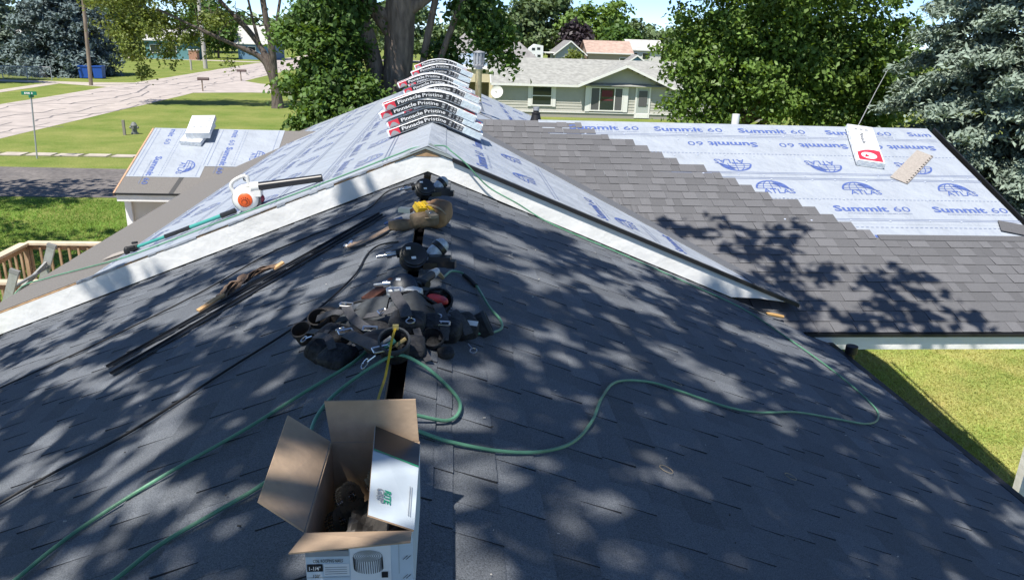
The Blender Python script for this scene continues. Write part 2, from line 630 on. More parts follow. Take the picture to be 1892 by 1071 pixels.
# right wing: x = X, y = up the slope from the eave; ridge at YL
YL = HALF/CO
frW = frame((0, WING_Y-HALF, ZW-PITCH*HALF), *NEAR)
def wy(v):
    return YL-v          # v = distance below the ridge
rk = lambda v: 6.74+0.06*v/YL
for i, (v0, v1, xa) in enumerate(((-0.0, 0.40, 1.2), (0.34, 1.36, 1.2), (1.30, 2.34, 2.0), (2.28, 3.0, 2.6))):
    lift = 0.008-0.002*i
    s_ = sheet(wing_roof, frW, 0, 0, 0, 0, lift, [(xa, wy(v1)), (rk(v1), wy(v1)), (rk(v0), wy(v0)), (xa, wy(v0))])
    p = MB()
    pale = MB()
    fn = lambda x, y, l=lift: frW @ Vector((x, wy(0)-y, l+0.0025))
    fnp = lambda x, y: frW @ Vector((x, y, lift+0.0025))
    if i == 0:
        for x in (1.60, 2.76, 3.93, 5.17):
            summit(p, fnp, x, wy(0.235))
            fine_print(pale, fnp, x, wy(0.235))
        lettering(p, 'Sum', lambda a, b: fnp(6.36+a, wy(0.235)+b), 0.105, 0.33, bold=0.022, res=2)
        rules(pale, fnp, 1.3, 6.7, (wy(0.33), wy(0.365)), 0.007)
    if i == 1:
        for x in (4.09, 5.34):
            summit(p, fnp, x, wy(0.50), True)
        summit(p, fnp, 6.58, wy(0.50), True)
        for x in (3.64, 4.84, 6.06):
            globe(p, fnp, x, wy(1.04), 0.19, True)
        rules(pale, fnp, 2.6, 6.75, (wy(0.80),), 0.010, 0.05)
        rules(pale, fnp, 2.6, 6.75, (wy(1.25), wy(1.28)), 0.009)
    if i == 2:
        for x in (3.95, 5.05, 6.30):
            globe(p, fnp, x, wy(1.62), 0.19, False)
        rules(pale, fnp, 3.2, 6.77, (wy(1.37), wy(1.40)), 0.009)
        rules(pale, fnp, 3.5, 6.77, (wy(1.83),), 0.010, 0.05)
        for x in (4.56, 5.80):
            summit(p, fnp, x, wy(2.08))
            fine_print(pale, fnp, x, wy(2.08))
        rules(pale, fnp, 3.8, 6.78, (wy(2.24), wy(2.27)), 0.009)
    if i == 3:
        for x in (5.08, 6.32):
            summit(p, fnp, x, wy(2.555), True)
        rules(pale, fnp, 4.2, 6.78, (wy(2.40),), 0.012, 0.06)
    if p.f:
        p.build('print', M_INK, s_)
    if pale.f:
        pale.build('fine_print', M_INK_PALE, s_)
    if i < 3:
        q = MB()
        caps(q, frW, max(xa, 1.4+v1), 6.7, (wy(v0+0.1), wy((v0+v1)/2), wy(v1-0.05)), 0.42, rc)
        stuff(q.build('cap_nails', M_CAP, s_))
# top edge of the full-width courses: a membrane band
mb = MB(frW)
mb.prism([(4.86, wy(2.66), 0.010), (6.785, wy(2.66), 0.010), (6.785, wy(2.56), 0.010), (4.86, wy(2.56), 0.010)], (0, 0, 0.006))
mb.build('starter_course', M_SHINGLE_WING, wing_roof)

# ---- upper roof
mb = MB()
EL = -4.42        # left eave
ER = 3.42         # right eave
mb.prism([(XR, RAKE_Y, ZU-0.006), (EL, RAKE_Y, zu(EL)-0.006), (EL, FAR_Y, zu(EL)-0.006), (XR, FAR_Y, ZU-0.006)], (0, 0, -0.03))
VX = 0.098
right_poly = [(XR, RAKE_Y), (ER, RAKE_Y), (ER, 7.08), (VX, WING_Y), (ER, 13.72), (ER, FAR_Y), (XR, FAR_Y)]
mb.prism([(x, y, zu(x)-0.006) for x, y in reversed(right_poly)], (0, 0, -0.03))
upper_roof = mb.build('sheeted_roof', M_WOODEDGE, house)
frL = frame((EL, 0, zu(EL)), *LEFT)      # x = -Y, y = up the slope from the left eave
LL = (XR-EL)/CO
frR = frame((ER, 0, zu(ER)), *RIGHT)     # x = Y, y up the slope from the right eave
RL = (ER-XR)/CO
def strip_l(a, b, lift):
    return sheet(upper_roof, frL, -FAR_Y+0.01, -RAKE_Y-0.02, a, b, lift)
rp = random.Random(3)
edges = [(1.30, 2.40, 0.004), (2.34, 3.50, 0.006), (3.44, LL, 0.008)]
for a, b, lift in edges:
    s_ = strip_l(a, b, lift)
    p, pale = MB(), MB()
    fnp = lambda x, y: frL @ Vector((x, y, lift+0.0025))
    x0 = -FAR_Y+0.2+rp.uniform(0, 0.4)
    x = x0
    while x < -RAKE_Y-1.0:
        if b-a > 0.9:
            summit(p, fnp, x, a+0.14)
            fine_print(pale, fnp, x, a+0.14)
            globe(p, fnp, x+0.62, a+0.45, 0.19, False)
        else:
            summit(p, fnp, x, a+0.16)
            globe(p, fnp, x+0.7, a+0.46, 0.17, True)
        x += 1.24
    rules(pale, fnp, -FAR_Y+0.1, -RAKE_Y-0.1, (a+0.03, a+0.06, b-0.09), 0.009)
    rules(pale, fnp, -FAR_Y+0.1, -RAKE_Y-0.1, (a+0.68, a+0.72), 0.014, 0.06)
    p.build('print', M_INK_MID, s_)
    pale.build('fine_print', M_INK_PALE, s_)
    q = MB()
    caps(q, frL, -FAR_Y+0.3, -RAKE_Y-0.2, (a+0.06, (a+b)/2), 0.6, rc)
    stuff(q.build('cap_nails', M_CAP, s_))
# sheets on the right slope, cut along the two valleys
def yR(x):
    return (ER-x)/CO
near_cut = [(RAKE_Y+0.02, yR(XR)), (RAKE_Y+0.02, yR(3.30)), (7.02, yR(3.16)), (WING_Y-0.25, yR(VX-0.03)), (WING_Y+0.3, yR(VX-0.03)), (13.2, yR(2.9)), (FAR_Y-0.01, yR(2.9)), (FAR_Y-0.01, yR(XR))]
s_ = sheet(upper_roof, frR, 0, 0, 0, 0, 0.005, list(reversed(near_cut)))
p, pale = MB(), MB()
fnp = lambda x, y: frR @ Vector((x, y, 0.0075))
for x, y in ((6.95, 2.05), (6.92, 1.20), (7.0, 3.30), (8.25, 3.30), (9.2, 3.60), (13.6, 1.3), (14.9, 1.3), (14.2, 2.4), (15.5, 2.4), (15.2, 3.2), (16.6, 3.2), (16.9, 1.3), (16.8, 2.4)):
    summit(p, fnp, x, y)
    fine_print(pale, fnp, x, y)
for x, y in ((7.4, 2.85), (8.5, 2.9), (7.25, 1.75), (14.4, 2.0), (15.9, 2.0), (17.3, 2.0), (15.6, 2.85), (17.0, 2.85)):
    globe(p, fnp, x, y, 0.17, False)
rules(pale, fnp, RAKE_Y+0.1, 8.7, (2.58, 2.62), 0.009)
rules(pale, fnp, RAKE_Y+0.1, 7.6, (1.50, 1.54), 0.009)
p.build('print', M_INK, s_)
pale.build('fine_print', M_INK_PALE, s_)
# ridge overlap
mb = MB()
for s in (-1, 1):
    mb.prism([(XR, RAKE_Y+0.01, ZU+0.016), (XR+s*0.16, RAKE_Y+0.01, ZU+0.016-PITCH*0.16), (XR+s*0.16, RAKE_Y+0.01, ZU+0.0135-PITCH*0.16), (XR, RAKE_Y+0.01, ZU+0.0135)], (0, FAR_Y-RAKE_Y-0.02, 0))
mb.build('ridge_sheet', M_SHEET, upper_roof)
# grey membrane along the left eave and the valley
mb = MB(frL)
mb.prism([(-FAR_Y+0.01, -0.02, 0.002), (-RAKE_Y-0.01, -0.02, 0.002), (-RAKE_Y-0.01, 1.34, 0.002), (-FAR_Y+0.01, 1.34, 0.002)], (0, 0, -0.004))
mb.build('eave_membrane', M_FELT, upper_roof)
mb = MB(frR)
mb.prism([(RAKE_Y-0.03, -0.03, 0.014), (7.14, -0.03, 0.014), (WING_Y+0.03, yR(VX+0.02), 0.014), (WING_Y-0.48, yR(VX-0.08), 0.014), (7.02, yR(2.93), 0.014), (RAKE_Y-0.03, yR(2.98), 0.014)], (0, 0, -0.008))
mb.build('valley_membrane', mat('valley_grey', (0.13, 0.135, 0.145), 0.7, 0.2, 60), upper_roof)
# near rake: white fascia with a black drip edge and a sheet of raw deck edge
def rake_strip(name, m_, x0, x1, top, bot, y, th, n=1, wob=0.0, seed=1):
    r = random.Random(seed)
    mbb = MB()
    N_ = 40 if wob else n
    for i in range(N_):
        a, b = x0+(x1-x0)*i/N_, x0+(x1-x0)*(i+1)/N_
        w0 = r.uniform(-wob, wob)
        mbb.prism([(a, y, zu(a)+bot+w0), (b, y, zu(b)+bot+w0), (b, y, zu(b)+top), (a, y, zu(a)+top)], (0, th, 0))
    return mbb.build(name, m_, upper_roof)
FB = -0.205
rake_strip('fascia_board', M_WHITE, EL, XR, -0.018, FB, RAKE_Y-0.03, 0.025)
mb = MB()
mb.prism([(XR, RAKE_Y-0.03, ZU+FB), (2.75, RAKE_Y-0.03, zu(2.75)+FB), (3.02, RAKE_Y-0.03, zu(2.75)+FB-0.012), (3.32, RAKE_Y-0.03, zu(3.32)-0.03), (XR, RAKE_Y-0.03, ZU-0.018)], (0, 0.025, 0))
mb.build('fascia_board', M_WHITE, upper_roof)
rake_strip('drip_edge', M_BLACKM, XR+0.22, ER+0.02, 0.006, -0.030, RAKE_Y-0.055, 0.035)
rake_strip('deck_edge', M_WOODEDGE, EL, XR-0.01, -0.004, -0.017, RAKE_Y-0.028, 0.03)
rake_strip('torn_sheet_edge', M_SHEET, -3.35, XR-0.25, 0.007, -0.006, RAKE_Y-0.035, 0.03, wob=0.010, seed=4)
# black strips drawn as the shaded gap where the fascia meets the front roof
rake_strip('flashing_or_gap_shade', M_BLACKM, EL, XR, FB+0.004, FB-0.035, RAKE_Y-0.022, 0.02, wob=0.004, seed=8)
rake_strip('flashing_or_gap_shade', M_BLACKM, XR, 2.80, FB+0.004, FB-0.035, RAKE_Y-0.022, 0.02, wob=0.004, seed=9)
# apex: curl of dark sheet and bare wood
mb = MB()
mb.prism([(XR-0.13, RAKE_Y-0.034, ZU-0.075), (XR+0.13, RAKE_Y-0.034, ZU-0.075), (XR, RAKE_Y-0.034, ZU-0.018)], (0, 0.002, 0))
mb.build('bare_wood_patch', M_WOODEDGE, upper_roof)
mb = MB()
mb.add([(XR-0.30, RAKE_Y-0.04, zu(XR-0.30)-0.002), (XR-0.02, RAKE_Y-0.05, ZU-0.004), (XR+0.02, RAKE_Y+0.13, ZU+0.022), (XR-0.16, RAKE_Y+0.05, zu(XR-0.16)+0.02), (XR+0.30, RAKE_Y-0.04, zu(XR+0.30)-0.002), (XR+0.14, RAKE_Y+0.05, zu(XR+0.14)+0.02)], [(0, 1, 2, 3), (1, 4, 5, 2)])
mb.build('sheet_flap', mat('underlayment_grey_back', (0.16, 0.19, 0.19), 0.6), upper_roof)

# ---- left wing with vertical sheets
LWY, LWZ = 15.63, 3.64
LWE, LWX = 13.50, -5.78
def zl(y):
    return LWZ-PITCH*abs(y-LWY)
mb = MB()
mb.prism([(LWX, LWE, zl(LWE)-0.006), (-3.6, LWE, zl(LWE)-0.006), (-2.3, LWY, LWZ-0.006), (LWX, LWY, LWZ-0.006)], (0, 0, -0.03))
mb.prism([(LWX, LWY+0.001, LWZ-0.006), (-2.3, LWY+0.001, LWZ-0.006), (-3.6, 2*LWY-LWE, zl(LWE)-0.006), (LWX, 2*LWY-LWE, zl(LWE)-0.006)], (0, 0, -0.03))
side_roof = mb.build('porch_roof', M_WOODEDGE, house)
frS = frame((LWX, LWE, zl(LWE)), *NEAR)
SLn = (LWY-LWE)/CO
mb = MB(frS)
mb.prism([(0.0, -0.01, 0.002), (1.9, -0.01, 0.002), (3.35, SLn, 0.002), (0.0, SLn, 0.002)], (0, 0, -0.004))
mb.build('eave_membrane', M_FELT, side_roof)
mb = MB(frS)
mb.prism([(0.90, -0.01, 0.003), (0.98, -0.01, 0.003), (1.03, 0.52, 0.003), (0.95, 0.52, 0.003)], (0, 0, 0.002))
mb.build('membrane_lap', mat('dark_lap', (0.06, 0.06, 0.06), 0.8), side_roof)
for x0, x1, y0, y1, lift in ((0.02, 1.30, 0.52, SLn, 0.006), (1.22, 2.52, 0.90, SLn, 0.009)):
    pl = None
    if x0 > 1:
        pl = [(x0, y0), (2.25, y0), (2.52, 1.45), (2.52, y1), (x0, y1)]
    s_ = sheet(side_roof, frS, x0, x1, y0, y1, lift, pl)
    p, pale = MB(), MB()
    fnp = lambda x, y: frS @ Vector((x, y, lift+0.0025))
    rot = lambda ox, oy: (lambda a, b: fnp(ox+b, oy-a))
    summit(p, rot(x0+0.33, y0+0.70), 0, 0)
    fine_print(pale, rot(x0+0.33, y0+0.70), 0, 0)
    lettering(p, 'mit', lambda a, b: fnp(x0+0.33+b, SLn-0.05-a), 0.105, 0.28, bold=0.022, res=2)
    lettering(p, '60', lambda a, b: fnp(x0+0.33+b, SLn-0.42-a), 0.105, 0.21, res=2)
    g2 = rot(x0+0.92, y0+0.42)
    globe(p, g2, 0.05, 0, 0.19, False)
    for dx in (0.05, 0.12, 1.20):
        stroke(pale, [(x0+dx, y0+0.03), (x0+dx, y1-0.03)], 0.009, fnp)
    for dx in (0.55, 0.60):
        y = y0+0.05
        while y < y1-0.06:
            stroke(pale, [(x0+dx, y), (x0+dx, y+0.03)], 0.010, fnp)
            y += 0.06
    if x0 < 1:
        p.build('print', M_INK, s_)
        pale.build('fine_print', M_INK_PALE, s_)
    else:
        p.build('print', M_INK, s_)
        pale.build('fine_print', M_INK_PALE, s_)
mb = MB()
mb.prism([(LWX-0.03, LWE-0.02, zl(LWE)-0.045), (LWX-0.03, LWY, LWZ-0.045), (LWX-0.03, LWY, LWZ+0.0), (LWX-0.03, LWE-0.02, zl(LWE)+0.0)], (0.028, 0, 0))
mb.build('rake_board', mat('raw_pine', (0.52, 0.31, 0.19), 0.75, 0.2, 20), side_roof)
mb = MB()
mb.box((-4.95, LWE-0.02, zl(LWE)-0.015), (1.72, 0.05, 0.03))
mb.build('drip_edge', M_BLACKM, side_roof)
mb = MB()
mb.box((-4.93, LWE+0.015, zl(LWE)-0.09), (1.66, 0.04, 0.118))
mb.build('fascia_board', M_WHITE, side_roof)
# walls under the roofs
def wallbox(name, x0, x1, y0, y1, z1, m_, parent=house):
    w = MB()
    w.box(((x0+x1)/2, (y0+y1)/2, z1/2), (x1-x0, y1-y0, z1))
    return w.build(name, m_, parent)
def gable_wall(name, x0, x1, y0, y1, z1, zr, along, m_):
    w = MB()
    if along == 'Y':
        c = (x0+x1)/2
        w.prism([(x0, y0, 0), (x1, y0, 0), (x1, y0, z1), (c, y0, zr), (x0, y0, z1)], (0, y1-y0, 0))
    else:
        c = (y0+y1)/2
        w.prism([(x0, y0, 0), (x0, y0, z1), (x0, c, zr), (x0, y1, z1), (x0, y1, 0)], (x1-x0, 0, 0))
    return w.build(name, m_, house)
gable_wall('wall', XR-3.45, XR+3.45, -1.8, RAKE_Y, zf(XR+3.45)-0.13, ZF-0.30, 'Y', M_WALL)
wallbox('wall', EL+0.35, ER-0.4, RAKE_Y+0.06, FAR_Y-0.3, zu(EL)+0.05, M_WALL)
# the right wing is an open shelter on white posts
for px_, py_ in ((6.33, WING_Y-HALF+0.22), (3.9, WING_Y+HALF-0.3), (5.7, WING_Y+HALF-0.3)):
    mb = MB()
    mb.box((px_, py_, (zw(py_)-0.1)/2), (0.12, 0.12, zw(py_)-0.1))
    mb.build('post', M_WHITE, wing_roof)
mb = MB()
mb.box((5.0, WING_Y+HALF-0.3, zw(WING_Y+HALF-0.3)-0.15), (3.4, 0.06, 0.16))
mb.build('beam', M_WHITE, wing_roof)
gable_wall('wall', LWX+0.10, -3.5, LWE+0.25, 2*LWY-LWE-0.25, zl(LWE+0.25)-0.10, LWZ-0.20, 'X', M_WALL)
mb = MB()
mb.box((LWX+0.115, LWE+0.215, 1.36), (0.11, 0.06, 2.70))
mb.build('corner_trim', M_WHITE, house)
mb = MB()
mb.box((3.70, 2.3, zf(3.66)-0.10), (0.03, 8.9, 0.13))
mb.build('fascia_board', M_WHITE, house)
mb = MB()
mb.box((3.705, 2.3, zf(3.66)-0.012), (0.05, 9.0, 0.03))
mb.build('drip_edge', M_BLACKM, house)
# downspout head at the inner corner
mb = MB()
mb.lathe([(0.0, 0.0), (0.055, 0.0), (0.055, -0.07), (0.035, -0.09), (0.035, -0.30), (0.0, -0.30)], (3.78, 6.30, 2.93), (0, 0, 1), 14)
mb.build('downspout', M_BLACKM, house)
mb = MB()
mb.tube([(3.95, 4.18, 3.4), (3.935, 4.19, 2.0), (3.93, 4.2, 0.0)], 0.045, 4)
mb.build('downspout', M_WHITE, house, True)
# flue pipe with cap, and two vent pipes
M_GALV = mat('galvanised', (0.42, 0.43, 0.45), 0.5, 0.15, 20, metal=0.5)
M_FLUE = mat('reflecting_flue', (0.55, 0.46, 0.26), 0.35, 0.15, 12, metal=0.8)  # golden reflected light put into the pipe's own colour
fx, fy = 0.47, 12.8
fz = zu(fx)
mb = MB()
mb.cyl((fx, fy, fz-0.1), (fx+0.005, fy, fz+0.72), 0.052, None, 24)
flue = mb.build('flue_pipe', M_FLUE, house)
mb = MB()
mb.lathe([(0.11, 0.06), (0.08, 0.14), (0.058, 0.20), (0.07, 0.205), (0.055, 0.22)], (fx, fy, fz-0.04), (0, 0, 1), 24)
mb.prism([(fx-0.24, fy-0.24, zu(fx-0.24)+0.012), (fx+0.24, fy-0.24, zu(fx+0.24)+0.012), (fx+0.24, fy+0.24, zu(fx+0.24)+0.012), (fx-0.24, fy+0.24, zu(fx-0.24)+0.012)], (0, 0, 0.006))
mb.build('flashing_or_gap_shade', M_GALV, flue)
mb = MB()
mb.lathe([(0.0, 0.27), (0.095, 0.245), (0.098, 0.235), (0.08, 0.23), (0.072, 0.23), (0.072, 0.05), (0.08, 0.05), (0.095, 0.04), (0.085, 0.015), (0.055, 0.0), (0.055, -0.02)], (fx+0.005, fy, fz+0.71), (0, 0, 1), 24)
for k in range(10):
    a = 2*math.pi*k/10
    mb.box((fx+0.005+math.cos(a)*0.080, fy+math.sin(a)*0.080, fz+0.71+0.14), (0.022, 0.022, 0.18), 0, Matrix.Rotation(a, 3, 'Z'))
mb.build('cap', M_GALV, flue)
mb = MB()
mb.lathe([(0.11, -0.08), (0.07, 0.03), (0.055, 0.09), (0.06, 0.095), (0.06, 0.11), (0.04, 0.12), (0.04, 0.17), (0.0, 0.17)], (1.18, 10.50, ZW-0.02), (0, 0, 1), 18)
vent = mb.build('vent_pipe', M_BLACKM, house)
mb = MB()
mb.lathe([(0.042, 0.14), (0.044, 0.185), (0.03, 0.188), (0.03, 0.16)], (1.18, 10.50, ZW-0.02), (0, 0, 1), 18)
mb.build('collar', M_GALV, vent)
mb = MB()
mb.lathe([(0.052, -0.15), (0.052, 0.19), (0.045, 0.192), (0.045, 0.05)], (4.0, 10.55, ZW-0.06), (0, 0, 1), 18)
mb.build('vent_pipe', mat('white_plastic', (0.8, 0.8, 0.78), 0.4), house)

# specks of granules, nail scraps and torn bits lying about on the front roof
deb = MB()
rdb = random.Random(77)
for _ in range(170):
    x = rdb.uniform(-2.2, 3.2)
    y = rdb.uniform(1.4, 6.6)
    s_ = rdb.uniform(0.002, 0.0055)
    R3 = Matrix.Rotation(rdb.uniform(0, 3.1), 3, 'Z')
    deb.box((x, y, zf(x)+0.016), (s_*rdb.uniform(1, 2.6), s_, s_*0.6), 0 if rdb.random() < 0.6 else 1, R3)
stuff(deb.build('debris', [mat('pale_specks', (0.45, 0.43, 0.40), 0.8), mat('dark_specks', (0.05, 0.045, 0.04), 0.8)], front_roof))
# ================================================================ GROUND, STREET, LAWNS
def ground_mat(name, c1, c2, c3, s1=0.35, s2=14.0, bump=0.6):
    m = bpy.data.materials.new(name)
    m.use_nodes = True
    N, L = m.node_tree.nodes, m.node_tree.links
    p = N['Principled BSDF']
    p.inputs['Roughness'].default_value = 0.95
    p.inputs['Specular IOR Level'].default_value = 0.1
    geo = N.new('ShaderNodeNewGeometry')
    a = N.new('ShaderNodeTexNoise')
    a.inputs['Scale'].default_value = s1
    a.inputs['Detail'].default_value = 12
    a.inputs['Roughness'].default_value = 0.72
    b = N.new('ShaderNodeTexNoise')
    b.inputs['Scale'].default_value = s2
    b.inputs['Detail'].default_value = 6
    b.inputs['Roughness'].default_value = 0.7
    for n in (a, b):
        L.new(geo.outputs['Position'], n.inputs['Vector'])
    r1 = N.new('ShaderNodeValToRGB')
    r1.color_ramp.elements[0].position = 0.34
    r1.color_ramp.elements[1].position = 0.68
    r1.color_ramp.elements[0].color = (*c1, 1)
    r1.color_ramp.elements[1].color = (*c2, 1)
    L.new(a.outputs['Fac'], r1.inputs['Fac'])
    r2 = N.new('ShaderNodeValToRGB')
    r2.color_ramp.elements[0].position = 0.3
    r2.color_ramp.elements[1].position = 0.7
    r2.color_ramp.elements[0].color = (0.55, 0.55, 0.55, 1)
    r2.color_ramp.elements[1].color = (1.35, 1.35, 1.35, 1)
    L.new(b.outputs['Fac'], r2.inputs['Fac'])
    mx = N.new('ShaderNodeMix')
    mx.data_type = 'RGBA'
    mx.blend_type = 'MULTIPLY'
    mx.inputs['Factor'].default_value = 1
    L.new(r1.outputs[0], mx.inputs['A'])
    L.new(r2.outputs[0], mx.inputs['B'])
    L.new(mx.outputs['Result'], p.inputs['Base Color'])
    bp = N.new('ShaderNodeBump')
    bp.inputs['Strength'].default_value = bump
    bp.inputs['Distance'].default_value = 0.05
    L.new(b.outputs['Fac'], bp.inputs['Height'])
    L.new(bp.outputs[0], p.inputs['Normal'])
    return m
M_GRASS = ground_mat('lawn_grass', (0.125, 0.190, 0.034), (0.265, 0.275, 0.085), None)
M_CONC = mat('street_concrete', (0.45, 0.395, 0.355), 0.9, 0.14, 1.2, 0.2, 40, second=(0.37, 0.325, 0.295), second_scale=0.35, second_amt=0.6)
M_WALK = mat('pale_concrete', (0.44, 0.39, 0.33), 0.9, 0.15, 2.0)
M_ASPH = mat('worn_asphalt', (0.115, 0.105, 0.10), 0.95, 0.3, 6, 0.3, 60, second=(0.20, 0.18, 0.165), second_scale=0.8, second_amt=0.7)
M_TAR = mat('tar_sealer', (0.17, 0.155, 0.15), 0.7)
mb = MB()
mb.add([(-1200, -300, 0), (1200, -300, 0), (1200, 2000, 0), (-1200, 2000, 0)], [(0, 1, 2, 3)])
struct(mb.build('ground', M_GRASS))
def sheet_z(name, poly, z, m_):
    b = MB()
    b.add([(x, y, z) for x, y in poly], [tuple(range(len(poly)))])
    return struct(b.build(name, m_))
# the street runs away along the left
edge_l, edge_r = [], []
rr = random.Random(2)
for i in range(80):
    y = -60+i*4.2
    edge_r.append((-21.9+rr.uniform(-0.12, 0.12), y))
    edge_l.append((-30.6+rr.uniform(-0.12, 0.12), y))
street = MB()
n = len(edge_l)
street.add([(x, y, 0.006) for x, y in edge_l]+[(x, y, 0.006) for x, y in edge_r], [(i, n+i, n+i+1, i+1) for i in range(n-1)])
street_o = struct(street.build('street', M_CONC))
tar = MB()
rt = random.Random(21)
def crack(x, y, dx, dy, steps, w):
    pts = [(x, y)]
    for _ in range(steps):
        x += dx+rt.uniform(-0.35, 0.35)
        y += dy+rt.uniform(-0.35, 0.35)
        pts.append((x, y))
    stroke(tar, pts, w, lambda a, b: (a, b, 0.011))
for lane, w in ((-28.5, 0.10), (-26.25, 0.16), (-24.1, 0.12), (-22.9, 0.10)):
    y = 38.0
    while y < 150:
        ln = rt.randrange(6, 16)
        crack(lane+rt.uniform(-0.4, 0.4), y, rt.uniform(-0.08, 0.08), 1.0, ln, w*rt.uniform(0.8, 1.4))
        y += ln*rt.uniform(0.9, 1.3)
y = 40
while y < 140:
    crack(-30.4, y, 0.85, rt.uniform(-0.1, 0.25), rt.randrange(4, 11), 0.11)
    y += rt.uniform(3.5, 6.5)
tar.build('tar_seams', M_TAR, street_o)
sheet_z('driveway', [(-22.0, 25.9), (-3.0, 26.1), (-3.0, 31.3), (-22.0, 31.6)], 0.010, M_ASPH)
sheet_z('driveway', [(-22.0, 69.0), (-17.5, 70.8), (-8.0, 71.2), (-8.0, 78.5), (-16.0, 79.5), (-19.5, 82.5), (-22.0, 86.0)], 0.010, M_CONC)
sheet_z('driveway', [(-30.5, 72.8), (-30.5, 79.2), (-34.0, 77.9), (-60.0, 80.6), (-60.0, 78.4), (-36.0, 75.6)], 0.010, M_WALK)
walk = None
rw = random.Random(6)
pave = MB()
pave.add([(-22.0, 34.15, 0.005), (-9.0, 34.3, 0.005), (-9.0, 35.25, 0.005), (-22.0, 35.2, 0.005)], [(0, 1, 2, 3)])
pave_o = struct(pave.build('sidewalk', mat('dirt_between_slabs', (0.13, 0.14, 0.05), 0.95, 0.4, 5)))
x = -21.8
while x < -9.4:
    b = MB()
    w = 1.15
    j = rw.uniform(-0.05, 0.05)
    b.box((x+w/2, 34.72+j, 0.018), (w-rw.uniform(0.03, 0.28), 0.86-rw.uniform(0, 0.3), 0.03), 0, Matrix.Rotation(rw.uniform(-0.03, 0.03), 3, 'Z'))
    b.build('slab', M_WALK, pave_o)
    x += w+0.02
sheet_z('sidewalk', [(-35.4, 40.0), (-34.2, 40.0), (-35.9, 75.4), (-37.2, 75.6)], 0.012, M_WALK)
sheet_z('sidewalk', [(-31.0, 131.0), (-31.0, 134.5), (-60.0, 138.0), (-60.0, 135.0)], 0.012, M_WALK)
sheet_z('far_street', [(-31.0, 150.0), (120.0, 168.0), (120.0, 174.0), (-31.0, 158.0)], 0.009, M_WALK)

def tri_mesh(name, verts, k, tone, mats_, parent=None, mi=None):
    """verts: (n*k, 3) array, faces of k corners"""
    nf = len(verts)//k
    me = bpy.data.meshes.new(name)
    me.vertices.add(len(verts))
    me.vertices.foreach_set('co', np.asarray(verts, np.float32).ravel())
    me.loops.add(nf*k)
    me.loops.foreach_set('vertex_index', np.arange(nf*k, dtype=np.int32))
    me.polygons.add(nf)
    me.polygons.foreach_set('loop_start', np.arange(0, nf*k, k, dtype=np.int32))
    me.polygons.foreach_set('loop_total', np.full(nf, k, np.int32))
    for m_ in mats_:
        me.materials.append(m_)
    a = me.attributes.new('tone', 'FLOAT', 'FACE')
    a.data.foreach_set('value', np.asarray(tone, np.float32))
    me.update(calc_edges=True)
    me.validate()
    o = bpy.data.objects.new(name, me)
    col.objects.link(o)
    if parent is not None:
        o.parent = parent
        b = ORIGIN.get(parent.name, Vector((0, 0, 0)))
        me.transform(Matrix.Translation(-b))
        ORIGIN[o.name] = b
    return o
# grass blades on the lawns close to the roof
def blades(name, poly, count, h, seed, label, m_, zfun=None, wid=0.008):
    rng = np.random.default_rng(seed)
    P = np.array(poly)
    lo, hi = P.min(0), P.max(0)
    out = []
    while sum(len(a) for a in out) < count:
        q = rng.uniform(lo, hi, (count, 2))
        ins = np.zeros(len(q), bool)
        j = len(P)-1
        for i in range(len(P)):
            c1 = (P[i, 1] > q[:, 1]) != (P[j, 1] > q[:, 1])
            xs = (P[j, 0]-P[i, 0])*(q[:, 1]-P[i, 1])/(P[j, 1]-P[i, 1]+1e-12)+P[i, 0]
            ins ^= c1 & (q[:, 0] < xs)
            j = i
        out.append(q[ins])
    q = np.concatenate(out)[:count]
    n_ = len(q)
    a = rng.uniform(0, 2*np.pi, n_)
    hh = h*rng.uniform(0.5, 1.3, n_)
    lean = rng.normal(0, 1.1, (n_, 2))*hh[:, None]
    w = wid*rng.uniform(0.7, 1.6, n_)
    V = np.zeros((n_, 3, 3), np.float32)
    V[:, 0, :2] = q+np.stack([np.cos(a), np.sin(a)], 1)*w[:, None]
    V[:, 1, :2] = q-np.stack([np.cos(a), np.sin(a)], 1)*w[:, None]
    V[:, 2, :2] = q+lean
    V[:, 2, 2] = hh
    if zfun:
        V[:, :, 2] += np.array([zfun(px_, py_) for px_, py_ in q])[:, None]
    patch = 0.5+0.5*np.sin(q[:, 0]*1.7+np.sin(q[:, 1]*1.3)*2)*np.cos(q[:, 1]*1.1)
    tone = np.clip(rng.normal(0.5, 0.22, n_)*0.6+patch*0.4, 0, 1)
    o = tri_mesh(name, V.reshape(-1, 3), 3, tone, [m_])
    stuff(o)
    tag(o, label, 'grass')
    return o
M_DRY = ground_mat('dry_grass', (0.24, 0.28, 0.06), (0.42, 0.37, 0.14), None, 0.9, 22.0, 0.4)
sheet_z('lawn', [(3.8, 6.0), (16.0, 6.0), (18.0, 16.0), (4.5, 16.0)], 0.004, M_DRY)
M_BLADE = mat('grass_blade', (0.33, 0.42, 0.11), 0.8, attr='tone', attr_amt=0.35, second=(0.54, 0.49, 0.20), second_scale=0.9, second_amt=0.6, trans=0.25, spec=0.2)
M_BLADE2 = mat('grass_blade_lush', (0.17, 0.29, 0.055), 0.8, attr='tone', attr_amt=0.5, trans=0.25, spec=0.2)
blades('grass', [(6.9, 6.9), (13.5, 6.9), (13.5, 15.0), (6.9, 15.0)], 90000, 0.05, 4, 'dry yellow-green grass below the right eave', M_BLADE, None, 0.007)
blades('grass', [(-19, 14.0), (-5.9, 13.0), (-5.9, 25.6), (-21, 25.6)], 70000, 0.10, 5, 'shaded green lawn between the deck and the dark driveway', M_BLADE2)
